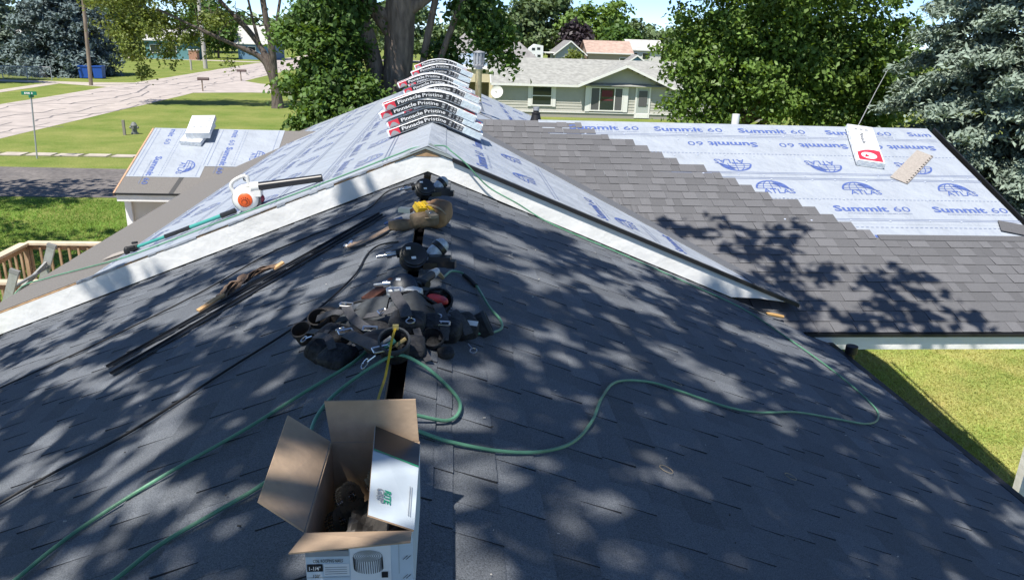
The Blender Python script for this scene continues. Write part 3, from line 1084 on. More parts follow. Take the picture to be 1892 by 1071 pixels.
# ================================================================ TREES
M_BARK = mat('bark', (0.25, 0.195, 0.155), 0.95, 0.4, 9, 0.8, 14, second=(0.13, 0.10, 0.08), second_scale=3, stretch=(1, 1, 0.25))
M_BARK_D = mat('dark_bark', (0.11, 0.088, 0.075), 0.95, 0.4, 9, 0.8, 14, stretch=(1, 1, 0.25))
def leafmat(name, c, amt=0.5, tr=0.3, rough=0.5):
    return mat(name, c, rough, attr='tone', attr_amt=amt, trans=tr, spec=0.35)
LEAF_MAPLE = leafmat('maple_leaf', (0.145, 0.235, 0.052))
LEAF_DARK = leafmat('dense_leaf', (0.088, 0.165, 0.040))
LEAF_MID = leafmat('mid_leaf', (0.108, 0.190, 0.045))
LEAF_YELLOW = leafmat('ash_leaf', (0.170, 0.215, 0.050))
LEAF_FAR = leafmat('far_leaf', (0.125, 0.18, 0.075), 0.4, 0.15)
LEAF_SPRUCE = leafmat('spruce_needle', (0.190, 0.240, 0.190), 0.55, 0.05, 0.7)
LEAF_BLUE = leafmat('blue_spruce_needle', (0.115, 0.155, 0.155), 0.55, 0.05, 0.7)
LEAF_PURPLE = leafmat('plum_leaf', (0.035, 0.025, 0.03), 0.4, 0.1)
def leaf_quads(pos, normal, size, rng, elong=1.5):
    """rhombic leaves at pos facing normal"""
    n_ = len(pos)
    r = rng.normal(size=(n_, 3))
    u = r-(r*normal).sum(1)[:, None]*normal
    u /= np.linalg.norm(u, axis=1)[:, None]+1e-9
    w = np.cross(normal, u)
    s = size[:, None]
    V = np.empty((n_, 4, 3), np.float32)
    V[:, 0] = pos-u*s*elong*0.5
    V[:, 1] = pos+w*s*0.5+normal*s*0.12
    V[:, 2] = pos+u*s*elong*0.5-normal*s*0.15
    V[:, 3] = pos-w*s*0.5+normal*s*0.12
    return V.reshape(-1, 3)
def crown(name, parent, lobes, clumps, per, spread, size, m_, seed, shell=0.45, up=0.5, flat=0.6, keep=None):
    rng = np.random.default_rng(seed)
    areas = np.array([(l[3]*l[4]+l[4]*l[5]+l[3]*l[5]) for l in lobes])
    num = np.maximum(1, (clumps*areas/areas.sum()).astype(int))
    C, D = [], []
    for l, k in zip(lobes, num):
        d = rng.normal(size=(k, 3))
        d /= np.linalg.norm(d, axis=1)[:, None]
        rad = rng.uniform(0, 1, k)**shell
        C.append(np.array(l[:3])+d*rad[:, None]*np.array(l[3:6]))
        D.append(d)
    C, D = np.concatenate(C), np.concatenate(D)
    if keep is not None:
        k = keep(C)
        C, D = C[k], D[k]
    k = len(C)
    spr = spread*rng.uniform(0.6, 1.3, k)
    off = rng.normal(size=(k, per, 3))*np.array([1, 1, flat])
    off += -0.0
    P = C[:, None]+off*spr[:, None, None]
    P[:, :, 2] -= 0.5*spr[:, None]*(off[:, :, 0]**2+off[:, :, 1]**2)*0.35
    nrm = rng.normal(size=(k, per, 3))*0.55+D[:, None]*0.6+np.array([0, 0, up])
    nrm /= np.linalg.norm(nrm, axis=2)[:, :, None]
    ct = rng.uniform(0, 1, k)
    tone = np.clip(0.55*ct[:, None]+0.45*rng.uniform(0, 1, (k, per)), 0, 1)
    sz = size*rng.uniform(0.6, 1.35, (k, per))
    V = leaf_quads(P.reshape(-1, 3), nrm.reshape(-1, 3), sz.ravel(), rng)
    return tri_mesh(name, V, 4, tone.ravel(), [m_], parent)
def limb_path(a, b, sag=0.0, wob=0.05, n=7, seed=0):
    r = random.Random(seed)
    a, b = Vector(a), Vector(b)
    L_ = (b-a).length
    pts = []
    for i in range(n):
        t = i/(n-1)
        p = a.lerp(b, t)
        p.z += sag*4*t*(1-t)*L_
        if 0 < i < n-1:
            p += Vector((r.uniform(-1, 1), r.uniform(-1, 1), r.uniform(-0.5, 0.5)))*wob*L_
        pts.append(p)
    return pts
def add_limb(m, a, b, r0, r1, seed, sag=0.06, wob=0.035):
    pts = limb_path(a, b, sag, wob, 8, seed)
    m.tube(pts, [r0+(r1-r0)*i/7 for i in range(8)], 9)
    return pts
def tree(name, label, base, height, lobes, leaf, clumps, per, spread, size, seed, trunk_r=0.25, limbs=None, bark=M_BARK, group=None, shell=0.45, flat=0.6, up=0.5, fork=None, keep=None):
    t = thing(name, label, 'tree', base, group)
    m = MB()
    bx, by, bz = base
    fz_ = fork or height*0.35
    m.tube(curve_pts([(bx, by, -0.2), (bx+0.02, by, 0.3), (bx+0.05, by+0.03, fz_*0.5), (bx, by, fz_)], 4), [trunk_r*1.45]+[trunk_r*1.1]*3+[trunk_r]*8+[trunk_r*0.85], 12)
    r = random.Random(seed)
    for i, l in enumerate(limbs if limbs is not None else lobes):
        s0 = (bx, by, fz_*r.uniform(0.75, 1.0))
        add_limb(m, s0, l[:3], trunk_r*0.55, trunk_r*0.08, seed+i)
    m.build('trunk', bark, t)
    crown('crown', t, lobes, clumps, per, spread, size, leaf, seed, shell, up, flat, keep)
    return t
def ring_lobes(cx, cy, cz, R, Rz, n, r, seed, rz=None):
    rr_ = random.Random(seed)
    out = [(cx, cy, cz, R*0.7, R*0.7, Rz*0.75)]
    for i in range(n):
        a = rr_.uniform(0, 6.28)
        e = rr_.uniform(-0.8, 1.0)
        q = math.sqrt(max(0, 1-e*e))
        s = r*rr_.uniform(0.7, 1.25)
        out.append((cx+R*q*math.cos(a)*0.8, cy+R*q*math.sin(a)*0.8, cz+Rz*e*0.8, s, s, s*0.75))
    return out
def spruce(name, label, base, height, radius, leaf, seed, dens=1.0, size=0.22, group=None, zmin=0.3, zmax=None, whorl=None):
    t = thing(name, label, 'tree', base, group)
    bx, by, _ = base
    m = MB()
    m.tube([(bx, by, -0.1), (bx, by, height*0.5), (bx, by, height)], [radius*0.075, radius*0.05, 0.02], 10)
    rng = np.random.default_rng(seed)
    r = random.Random(seed)
    P, Nn, T = [], [], []
    z = zmin
    step = whorl or height*0.034
    while z < (zmax or height*0.98):
        f = 1-z/height
        R = radius*(f**0.8)*r.uniform(0.85, 1.08)
        nb = int(8+7*f)
        for k in range(nb):
            a = 2*math.pi*(k+r.random()*0.8)/nb
            L_ = R*r.uniform(0.75, 1.1)
            droop = -0.28*L_*r.uniform(0.5, 1.2)
            m.tube([(bx, by, z), (bx+math.cos(a)*L_*0.5, by+math.sin(a)*L_*0.5, z+droop*0.35), (bx+math.cos(a)*L_*0.95, by+math.sin(a)*L_*0.95, z+droop*0.8)], [0.035, 0.022, 0.008], 4, 0, False)
            nsp = max(5, int(dens*L_*9))
            tt = np.sqrt(rng.uniform(0.05, 1, nsp))
            lat = rng.normal(0, 1, nsp)*0.16*L_*(1.15-tt)+rng.normal(0, 0.07, nsp)
            c_ = np.stack([bx+np.cos(a)*L_*tt-np.sin(a)*lat, by+np.sin(a)*L_*tt+np.cos(a)*lat, z+droop*tt*tt+0.10*L_*np.clip(tt-0.7, 0, 1)-np.abs(lat)*0.25], 1)
            per = 12
            o = rng.normal(size=(nsp, per, 3))*np.array([1, 1, 0.55])*size*0.75
            P.append((c_[:, None]+o).reshape(-1, 3))
            nr = rng.normal(size=(nsp*per, 3))*0.6+np.array([math.cos(a)*0.3, math.sin(a)*0.3, 0.8])
            Nn.append(nr/np.linalg.norm(nr, axis=1)[:, None])
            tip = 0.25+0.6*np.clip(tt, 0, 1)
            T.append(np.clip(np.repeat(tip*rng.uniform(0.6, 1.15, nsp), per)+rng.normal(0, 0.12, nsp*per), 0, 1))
        z += step*r.uniform(0.8, 1.2)
    m.build('trunk', M_BARK_D, t)
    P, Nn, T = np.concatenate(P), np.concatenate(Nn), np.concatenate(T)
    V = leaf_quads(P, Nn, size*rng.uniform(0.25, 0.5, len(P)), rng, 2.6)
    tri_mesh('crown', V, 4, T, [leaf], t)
    return t

# --- the huge twin-stemmed tree right behind the roof
bt = thing('old_tree', 'huge old tree with thick twin trunks right behind the sheeted roof', 'tree', (-1.6, 22.5, 0))
m = MB()
m.tube(curve_pts([(-1.55, 22.5, -0.2), (-1.6, 22.5, 1.5), (-1.55, 22.5, 3.2), (-1.45, 22.5, 4.6), (-1.35, 22.4, 6.2), (-1.2, 22.3, 9.5)], 4), [0.70]+[0.58]*5+[0.45]*6+[0.41]*5+[0.36]*4, 16)
m.tube(curve_pts([(-1.75, 22.6, 2.2), (-1.95, 22.6, 3.8), (-2.2, 22.5, 5.0), (-2.6, 22.4, 6.5), (-3.4, 22.2, 9.5)], 4), [0.34]*5+[0.25]*6+[0.22]*6, 14)
m.tube(curve_pts([(-1.2, 22.4, 2.4), (-0.85, 22.3, 4.0), (-0.68, 22.3, 5.1), (-0.35, 22.2, 6.6), (0.2, 22.0, 9.0)], 4), [0.16]*5+[0.10]*6+[0.09]*6, 12)
m.tube(curve_pts([(-0.85, 22.4, 3.0), (-0.35, 22.2, 4.6), (0.25, 22.0, 6.2), (1.0, 21.8, 8.0)], 4), [0.13]*5+[0.09]*8, 10)
for i, (x, y, z) in enumerate(((-4.5, 21.5, 9), (-5.8, 22.5, 7.5), (2.5, 22, 8.2), (3.6, 23, 7.2), (0.5, 20.5, 9.5), (-2.5, 20.5, 10))):
    add_limb(m, (-1.6+0.2*i, 22.4, 5.5+0.3*i), (x, y, z), 0.2, 0.03, 40+i)
m.build('trunk', M_BARK, bt)
lob = [(-3.1, 21.7, 4.7, 0.85, 1.1, 1.4), (-2.9, 21.2, 3.3, 0.8, 0.9, 1.0), (-3.4, 22.3, 5.9, 0.9, 1.0, 0.8), (-2.9, 22.0, 6.3, 0.9, 1.2, 0.7), (-2.5, 21.4, 3.4, 0.5, 0.6, 0.8), (-1.3, 21.3, 2.9, 0.8, 0.6, 0.6), (-1.9, 21.3, 3.5, 0.6, 0.4, 0.7), (-1.2, 21.3, 3.55, 0.55, 0.4, 0.6), (-0.7, 21.4, 3.8, 0.4, 0.4, 0.5), (-0.5, 21.6, 3.3, 0.6, 0.6, 0.6), (-0.1, 22.5, 5.0, 0.5, 0.6, 0.5), (0.7, 22.3, 6.3, 0.9, 0.9, 0.5), (1.0, 22.0, 5.5, 0.45, 0.5, 0.4),
       (-1.5, 22, 10.2, 4.6, 3.0, 2.4)]
crown('crown', bt, lob, 1500, 46, 0.20, 0.10, LEAF_DARK, 12, 0.5, 0.45, 0.75)
crown('twigs', bt, [(1.45, 22.0, 5.6, 0.25, 0.3, 0.5), (1.65, 22.0, 4.9, 0.12, 0.2, 0.4), (1.2, 22.0, 5.2, 0.25, 0.3, 0.3), (-3.4, 21.0, 4.3, 0.7, 0.6, 1.4), (-3.0, 20.6, 3.4, 0.7, 0.5, 0.8), (-4.1, 21.5, 4.15, 0.45, 0.4, 0.35), (-4.25, 21.8, 5.5, 0.5, 0.5, 0.3), (-3.9, 21.2, 3.15, 0.4, 0.4, 0.3), (-2.2, 21.0, 3.9, 0.4, 0.4, 0.6)], 230, 40, 0.18, 0.10, LEAF_MID, 13, 0.5, 0.5)

# --- leaning street tree on the lawn, limbs reaching out over the road
st = thing('leaning_tree', 'dark forked tree on the lawn with limbs reaching left over the street', 'tree', (-12.45, 57.6, 0))
k = 57.6/54
def S(x, z, dy=0.0):
    return (x*k, 57.6+dy, z*k)
m = MB()
m.tube(curve_pts([S(-11.65, -0.2), S(-11.67, 0.8), S(-11.8, 1.9)], 4), [0.55, 0.46, 0.42, 0.40, 0.38, 0.36, 0.34, 0.33, 0.33], 12)
m.tube(curve_pts([S(-11.75, 1.5), S(-12.1, 2.6), S(-12.75, 3.4), S(-14.3, 4.1, -0.4), S(-16.0, 4.9, -0.8), S(-18.6, 6.1, -1.0)], 4), [0.25]*5+[0.2]*6+[0.13]*6+[0.08]*4, 10)
m.tube(curve_pts([S(-11.8, 1.8), S(-12.3, 3.4, 0.3), S(-13.3, 4.9, 0.5), S(-14.6, 6.3, 0.5), S(-16.5, 8.5, 0.4)], 4), [0.26]*5+[0.2]*6+[0.13]*6, 10)
m.tube(curve_pts([S(-11.75, 1.8), S(-11.75, 3.8, -0.2), S(-11.95, 5.5, -0.3), S(-12.2, 8.0, -0.3)], 4), [0.27]*5+[0.2]*8, 10)
m.tube(curve_pts([S(-11.8, 3.6), S(-11.35, 5.6), S(-10.8, 8.0)], 4), [0.15]*4+[0.1]*5, 10)
m.tube(curve_pts([S(-12.6, 3.9, 0.3), S(-12.9, 5.5, 0.2), S(-13.3, 8.0, 0.1)], 4), [0.12]*4+[0.08]*5, 8)
rt2 = random.Random(30)
for i in range(26):
    a = S(rt2.uniform(-18, -12), rt2.uniform(4.4, 6.0), rt2.uniform(-1, 1))
    b_ = (a[0]+rt2.uniform(-2.2, 1.0), a[1]+rt2.uniform(-1, 1), a[2]+rt2.uniform(-1.2, 1.5))
    add_limb(m, a, b_, 0.05, 0.012, 60+i, 0.05, 0.06)
m.build('trunk', M_BARK_D, st)
lob = [S(-21, 5.0)+(2.0, 2.0, 1.2), S(-20.7, 3.6)+(1.0, 1.2, 0.9), S(-19, 5.2)+(2.0, 2.0, 1.2), S(-18.4, 3.7)+(1.0, 1.0, 0.8), S(-20.2, 2.4)+(0.5, 0.5, 0.5), S(-20.35, 1.75)+(0.38, 0.4, 0.42), S(-18.2, 2.6)+(0.32, 0.3, 0.3), S(-17.0, 4.6)+(1.3, 1.3, 0.7), S(-15.4, 5.6)+(1.8, 1.5, 0.6), S(-14.6, 2.9)+(0.35, 0.35, 0.45), S(-16.0, 3.6)+(0.3, 0.3, 0.5), S(-21.6, 6.6)+(2.2, 2.2, 0.9), S(-18.5, 7.5)+(3.5, 3.0, 1.3), S(-13.5, 9.0)+(3.5, 3.0, 1.4)]
crown('crown', st, lob, 560, 34, 0.27, 0.14, LEAF_YELLOW, 22, 0.6, 0.5, 0.8)

# --- maple behind the right wing
mp_l = [(7.6, 24, 5.4, 1.15, 1.4, 1.1), (8.0, 23.5, 4.1, 0.95, 1.1, 0.7), (8.8, 23.2, 5.6, 1.5, 1.4, 1.3), (10.2, 23.5, 5.2, 1.5, 1.4, 1.5), (9.6, 22.8, 4.2, 1.1, 0.9, 0.7), (11.8, 23.5, 5.3, 1.5, 1.4, 1.4), (12.6, 24.2, 4.2, 1.3, 1.2, 1.0), (13.6, 24, 5.4, 1.3, 1.4, 1.4), (11.2, 23.4, 3.7, 1.0, 0.9, 0.6), (8.4, 23.3, 3.3, 0.6, 0.6, 0.4), (10, 24, 8.0, 4.2, 3.0, 2.4), (13.8, 24.4, 3.3, 0.9, 0.9, 0.7), (7.1, 23.6, 3.6, 0.4, 0.4, 0.35), (14.8, 24.6, 4.3, 1.0, 1.0, 1.0), (12.4, 23.2, 3.0, 0.8, 0.6, 0.4)]
tree('maple_tree', 'broad bright green maple behind the blue sheeted wing', (9.2, 24.6, 0), 10, mp_l, LEAF_MAPLE, 1500, 50, 0.21, 0.10, 77, 0.24, fork=3.2, bark=M_BARK_D, shell=0.45)
m = MB()
m.tube(limb_path((8.5, 24.3, 0), (9.0, 24.2, 4.6), 0, 0.02, 6, 3), [0.16, 0.15, 0.14, 0.12, 0.11, 0.1], 9)
m.build('trunk', M_BARK_D, bpy.data.objects['maple_tree'])
# --- spruces
spruce('spruce_tree', 'tall grey-green spruce close behind the right end of the roof', (13.7, 17.6, 0), 13.5, 4.7, LEAF_SPRUCE, 5, 2.6, 0.155, zmin=0.8, zmax=8.2, whorl=0.42)
spruce('spruce_tree', 'big dark blue spruce beside the blue bins across the street', (-41.0, 88.0, 0), 17, 6.4, LEAF_BLUE, 6, 0.55, 0.50, zmin=0.5, zmax=9.5, whorl=0.75)
spruce('spruce_tree', 'grey-green spruce behind the chain-link fence at the picture edge', (-50.5, 91.0, 0), 14, 6.0, LEAF_SPRUCE, 8, 0.5, 0.50, zmin=0.5, zmax=9.5, whorl=0.8)
# --- other trees across the street and far away
def simple(name, label, x, y, R, top, leaf, seed, clumps=260, per=22, size=0.4, low=1.6, group=None):
    cz = (top+low)/2
    tree(name, label, (x, y, 0), top, ring_lobes(x, y, cz, R, (top-low)/2, 11, R*0.45, seed), leaf, clumps, per, size*1.3, size, seed, max(0.12, R*0.06), group=group, fork=low+0.6, bark=M_BARK_D)
simple('shade_tree', 'leafy green tree overhanging the fence at the top left corner', -43.5, 74.0, 3.6, 10.5, LEAF_MAPLE, 31, 300, 24, 0.28, 4.4)
simple('lawn_tree', 'small round dark tree on the lawn beyond the street', -40.5, 143, 3.4, 6.6, LEAF_DARK, 32, 160, 22, 0.42, 1.7)
far = [(-62, 150, 7, 14, LEAF_FAR), (-50, 175, 7, 12, LEAF_DARK), (-30, 185, 6, 11, LEAF_FAR), (-20, 160, 4.5, 9, LEAF_DARK), (-9, 150, 6, 11, LEAF_FAR)]
for i, (x, y, R, top, lf) in enumerate(far):
    simple('far_tree', ['tall pale green tree far behind the teal house', 'dark tree behind the grey roofs left of the street', 'pale tree at the far end of the street', 'dark tree far behind the leaning tree', 'light tree glimpsed behind the huge twin trunk'][i], x, y, R, top, lf, 50+i, 170, 20, 0.7, 1.0, 'trees on the skyline')
sky_trees = [(14.5, 172, 6.5, 12.5, LEAF_FAR, 'rounded light green tree left in the far row behind the white camper'),
             (22.5, 178, 7.0, 15.5, LEAF_FAR, 'tallest pale green tree in the far row, top out of frame'),
             (31.0, 172, 6.5, 14.0, LEAF_MAPLE, 'bright green tree in the far row above the pink roof'),
             (25.8, 160, 3.6, 8.2, LEAF_PURPLE, 'dark purple-leaved tree in the far row'),
             (34.5, 165, 4.6, 8.0, LEAF_DARK, 'low dark green tree behind the pink roofed house'),
             (41.5, 182, 5.0, 9.0, LEAF_FAR, 'rightmost rounded tree of the far row under the sky'),
             (6.5, 150, 4.6, 9.5, LEAF_FAR, 'yellow-green tree behind the grey hipped roof'),
             (52.0, 190, 7.0, 8.5, LEAF_FAR, 'pale low tree at the far right of the skyline'),
             (66.0, 190, 8.0, 11.0, LEAF_DARK, 'dark tree mass behind the maple'),
             (84.0, 180, 9.0, 12.0, LEAF_FAR, 'pale tree mass behind the spruce')]
for i, (x, y, R, top, lf, lb) in enumerate(sky_trees):
    simple('far_tree', lb, x, y, R, top, lf, 80+i, 300 if i < 3 else 200, 24, 0.62, 0.8, 'trees on the skyline')
simple('ornamental_tree', 'little yellow-green tree beside the grey gabled house', 19.8, 126, 1.3, 3.8, LEAF_YELLOW, 95, 60, 20, 0.3, 0.9)
# --- the hazy wood that closes the horizon
rw_ = random.Random(55)
lob = []
for i in range(46):
    x_ = -330+i*15+rw_.uniform(-5, 5)
    lob.append((x_, 270+rw_.uniform(-25, 40)-abs(x_)*0.25, 4.2, 10, 7, rw_.uniform(3.8, 7.0)))
fw = crown('far_wood', None, lob, 1500, 14, 2.2, 1.5, LEAF_FAR, 56, 0.5, 0.5, 0.7)
stuff(fw)
tag(fw, 'hazy green wood along the horizon', 'wood')
# --- out of frame to the left: the trees whose shade falls on the roof and the lawn
def vnoise(p, q, seed):
    """smooth value noise on two coordinates"""
    r = np.random.default_rng(seed).uniform(0, 1, (64, 64))
    pi, qi = np.floor(p).astype(int), np.floor(q).astype(int)
    pf, qf = p-pi, q-qi
    pf, qf = pf*pf*(3-2*pf), qf*qf*(3-2*qf)
    g_ = lambda a, b: r[a % 64, b % 64]
    return (g_(pi, qi)*(1-pf)+g_(pi+1, qi)*pf)*(1-qf)+(g_(pi, qi+1)*(1-pf)+g_(pi+1, qi+1)*pf)*qf
def shade_crown(parent, seed):
    """leaf clumps set along sun rays to cast a chosen dapple on the roof"""
    rng = np.random.default_rng(seed)
    sv = np.array(SUN_VEC)
    n_ = 3000
    S = np.stack([rng.uniform(-5.6, 4.3, n_), rng.uniform(-2.5, 6.75, n_)], 1)
    S3 = np.concatenate([S, (ZF-PITCH*np.abs(S[:, 0]-XR))[:, None]], 1)
    e1 = np.cross(sv, [0, 0, 1.0])
    e1 /= np.linalg.norm(e1)
    e2 = np.cross(sv, e1)
    p, q = S3 @ e1, S3 @ e2
    f = 0.6*vnoise(p*3.3+3, q*3.3+9, 1)+0.4*vnoise(p*6.5, q*6.5, 2)
    thr = 0.69-0.135*np.clip((S[:, 1]-2.2)/2.6, 0, 1)-0.055*np.clip((-0.4-S[:, 0])/1.0, 0, 1)
    thr += 0.075*np.clip((S[:, 0]-0.2)/0.8, 0, 1)*np.clip((4.6-S[:, 1])/1.2, 0, 1)
    thr -= 0.12*np.clip((S[:, 1]-6.0)/0.4, 0, 1)
    thr += 0.03*np.clip((2.8-S[:, 1])/0.5, 0, 1)*(S[:, 0] > -0.3)
    S3 = S3[f < thr]
    wing_pts = np.array(WING_SHADE)
    S4 = wing_pts+rng.normal(0, 0.03, (len(wing_pts), 3))
    A = np.concatenate([S3, S4])
    t = rng.uniform(6.5, 11.5, len(A))
    t[len(S3):] = rng.uniform(6.8, 8.2, len(S4))
    C = A+sv*t[:, None]  # unseen crown shaped by its shade: each clump stands sunward of its shadow spot
    k, per = len(C), 13
    off = rng.normal(size=(k, per, 3))*np.array([1, 1, 0.8])*0.085
    nrm = rng.normal(size=(k, per, 3))+sv*0.5
    nrm /= np.linalg.norm(nrm, axis=2)[:, :, None]
    V = leaf_quads((C[:, None]+off).reshape(-1, 3), nrm.reshape(-1, 3), 0.135*rng.uniform(0.6, 1.3, k*per), rng)
    tri_mesh('crown', V, 4, rng.uniform(0, 1, k*per), [LEAF_MAPLE], parent)
    return C
WING_SHADE = [(2.48, 8.08, 3.58), (2.62, 8.02, 3.56), (2.78, 8.04, 3.56), (3.11, 8.1, 3.59), (3.25, 7.96, 3.53), (3.34, 7.68, 3.42), (3.27, 7.82, 3.47), (3.69, 7.96, 3.53), (3.75, 7.87, 3.5), (3.95, 8.16, 3.61), (3.43, 7.42, 3.32), (3.6, 7.64, 3.4), (3.52, 7.18, 3.22), (3.2, 6.94, 3.12), (3.57, 6.72, 3.03), (3.57, 7.02, 3.16), (3.68, 6.87, 3.09), (4.07, 7.39, 3.3), (3.89, 7.3, 3.27), (3.2, 7.26, 3.25), (3.04, 7.68, 3.42), (3.24, 7.14, 3.2), (3.36, 7.06, 3.17), (3.57, 7.38, 3.3), (3.41, 6.68, 3.02), (4.36, 7.22, 3.24), (4.68, 7.27, 3.25), (4.88, 7.31, 3.27), (5.12, 7.31, 3.27), (4.34, 6.95, 3.13), (4.54, 6.99, 3.14), (4.65, 6.87, 3.1), (5.04, 6.95, 3.13), (4.69, 6.72, 3.04), (5.17, 6.76, 3.05), (5.33, 6.65, 3.01), (4.12, 6.72, 3.03), (4.31, 6.65, 3.01), (4.48, 6.76, 3.05), (4.87, 7.07, 3.17), (4.47, 7.14, 3.2), (4.34, 7.31, 3.27), (4.84, 6.8, 3.06)]
shade = thing('shade_tree', 'tall leafy tree out of frame whose dappled shade falls on the charcoal roof', 'tree', (-6.0, -4.5, 0))
C_ = shade_crown(shade, 101)
m = MB()
m.tube(curve_pts([(-6.0, -4.5, -0.2), (-5.95, -4.5, 3), (-5.8, -4.3, 6.0), (-5.2, -3.9, 8.5)], 4), [0.45]+[0.36]*5+[0.30]*5+[0.24]*2, 12)
for i in range(0, len(C_), max(1, len(C_)//26)):
    add_limb(m, (-5.6, -4.1, random.Random(i).uniform(5.5, 8.3)), C_[i], 0.09, 0.01, 400+i, 0.05, 0.04)
m.build('trunk', M_BARK, shade)
lob = [(-17.0, 15.8, 8.6, 4.2, 3.4, 2.0), (-12.5, 15.0, 9.2, 2.8, 2.6, 1.8), (-20.5, 21.5, 8.6, 3.4, 3.2, 2.0), (-16.5, 22.5, 9.4, 3.0, 2.8, 1.8)]
tree('shade_tree', 'leafy tree out of frame whose shade falls on the lawn and dark driveway', (-17.8, 16.0, 0), 11, lob, LEAF_MAPLE, 190, 26, 0.40, 0.24, 102, 0.3, fork=4.5)
# ================================================================ NEIGHBOURING BUILDINGS AND STREET FURNITURE
M_SAGE = mat('sage_siding', (0.44, 0.43, 0.375), 0.7, 0.05, 3)
M_TAUPE = mat('taupe_shingle_far', (0.31, 0.31, 0.285), 0.9, 0.22, 3.0, spec=0.2, stretch=(1, 1, 3))
M_TRIM = mat('white_trim', (0.75, 0.74, 0.70), 0.5)
M_GLASS = glass('window_glass')
M_SCREEN = mat('window_screen', (0.10, 0.10, 0.10), 0.5)
M_GREYROOF = mat('grey_roof_far', (0.24, 0.23, 0.22), 0.9, 0.25, 2.5)
def siding(m, x0, x1, y, z0, z1, expo=0.2, mi=0, zt=None):
    z = z0
    while z < z1-0.01:
        t = min(z+expo, z1)
        m.add([(x0, y-0.03, z), (x1, y-0.03, z), (x1, y, t), (x0, y, t), (x0, y, z), (x1, y, z)], [(0, 1, 2, 3), (4, 5, 1, 0)], mi)
        z += expo
def window(parent, x0, x1, y, z0, z1, mullions=(), rails=(), shutters=0.0, pane=None):
    f = MB()
    w = 0.09
    for a, b in ((x0-w, x0), (x1, x1+w)):
        f.box(((a+b)/2, y-0.03, (z0+z1)/2), (w, 0.09, z1-z0+2*w))
    for a, b in ((z0-w, z0), (z1, z1+w)):
        f.box(((x0+x1)/2, y-0.03, (a+b)/2), (x1-x0, 0.088, w))
    o = f.build('window', M_TRIM, parent)
    g = MB()
    g.box(((x0+x1)/2, y-0.005, (z0+z1)/2), (x1-x0, 0.02, z1-z0))
    g.build('pane', pane or M_GLASS, o)
    if mullions or rails:
        g = MB()
        for x_ in mullions:
            g.box((x_, y-0.03, (z0+z1)/2), (0.07, 0.05, z1-z0))
        for z_ in rails:
            g.box(((x0+x1)/2, y-0.03, z_), (x1-x0, 0.045, 0.06))
        g.build('frame', M_TRIM, o)
    if shutters:
        for a in (x0-w-shutters/2-0.01, x1+w+shutters/2+0.01):
            g = MB()
            g.box((a, y-0.045, (z0+z1)/2), (shutters, 0.05, z1-z0+0.24))
            g.build('shutter', M_TRIM, o)
    return o
nb = thing('neighbour_house', 'sage green sided house with taupe roof and low front gable', 'house', (10, 58, 0))
YN = 55.9
m = MB()
m.box((13.5, YN+4.1, 1.15), (20.2, 8.0, 2.3))
m.prism([(9.4, YN-0.05, 2.2), (15.8, YN-0.05, 2.2), (12.6, YN-0.05, 3.55)], (0, 4, 0))
m.prism([(3.4, YN+0.1, 2.3), (3.4, YN+8.1, 2.3), (3.4, YN+4.1, 3.8)], (20.2, 0, 0))
m.build('wall', M_SAGE, nb)
m = MB()
siding(m, 3.4, 23.6, YN, 0.42, 2.36)
zz = 2.36
while zz < 3.5:
    hw = 3.2*(1-(zz-2.2)/1.35)
    siding(m, 12.6-hw, 12.6+hw, YN-0.055, zz, zz+0.2)
    zz += 0.2
m.build('siding', M_SAGE, nb)
m = MB()
m.box((13.5, YN-0.05, 0.37), (20.3, 0.12, 0.07))
m.box((13.5, YN-0.02, 0.17), (20.2, 0.05, 0.34), 1)
m.build('base_trim', [M_TRIM, mat('grey_skirting', (0.33, 0.31, 0.27), 0.8)], nb)
m = MB()
ze, zr_ = 2.34, 3.98
m.prism([(2.95, 55.45, ze), (24.0, 55.45, ze), (24.0, 59.7, zr_), (2.95, 59.7, zr_)], (0, 0, -0.05))
m.prism([(2.95, 59.701, zr_), (24.0, 59.701, zr_), (24.0, 64.2, ze), (2.95, 64.2, ze)], (0, 0, -0.05))
m.prism([(12.6, 55.15, 3.80), (9.15, 55.15, 2.345), (9.15, 55.8, 2.47), (12.6, 59.3, 3.86)], (0, 0, -0.05))
m.prism([(12.6, 55.15, 3.80), (12.6, 59.3, 3.86), (16.05, 55.8, 2.47), (16.05, 55.15, 2.345)], (0, 0, -0.05))
nroof = m.build('roof', M_TAUPE, nb)
m = MB()
m.box((6.05, 55.43, ze-0.10), (6.2, 0.06, 0.16))
m.box((20.0, 55.43, ze-0.10), (7.9, 0.06, 0.16))
m.bar((9.10, 55.13, 2.25), (12.6, 55.13, 3.70), 0.06, 0.17)
m.bar((12.6, 55.135, 3.70), (16.1, 55.135, 2.25), 0.06, 0.17)
m.bar((2.93, 55.45, ze-0.11), (2.93, 59.7, zr_-0.11), 0.05, 0.17)
m.build('gutter', M_TRIM, nroof)
window(nb, 5.98, 7.32, YN-0.03, 0.85, 2.10, (), (1.48,), 0.24)
wd = window(nb, 10.24, 12.50, YN-0.085, 0.58, 2.12, (10.85, 11.95), (), 0.34)
g = MB()
g.box((10.52, YN-0.10, 1.35), (0.55, 0.01, 1.5))
g.box((12.25, YN-0.10, 1.35), (0.45, 0.01, 1.5))
g.build('screen', M_SCREEN, wd)
g = MB()
g.box((11.4, YN-0.10, 1.75), (0.8, 0.012, 0.45))
g.box((11.4, YN-0.099, 1.30), (0.85, 0.01, 0.10))
g.build('red_banner', mat('red_cloth', (0.13, 0.022, 0.03), 0.7), wd)
d_ = MB()
d_.box((14.05, YN-0.06, 1.15), (0.86, 0.06, 2.10))
dr = d_.build('door', mat('pale_door', (0.42, 0.45, 0.42), 0.5), nb)
d_ = MB()
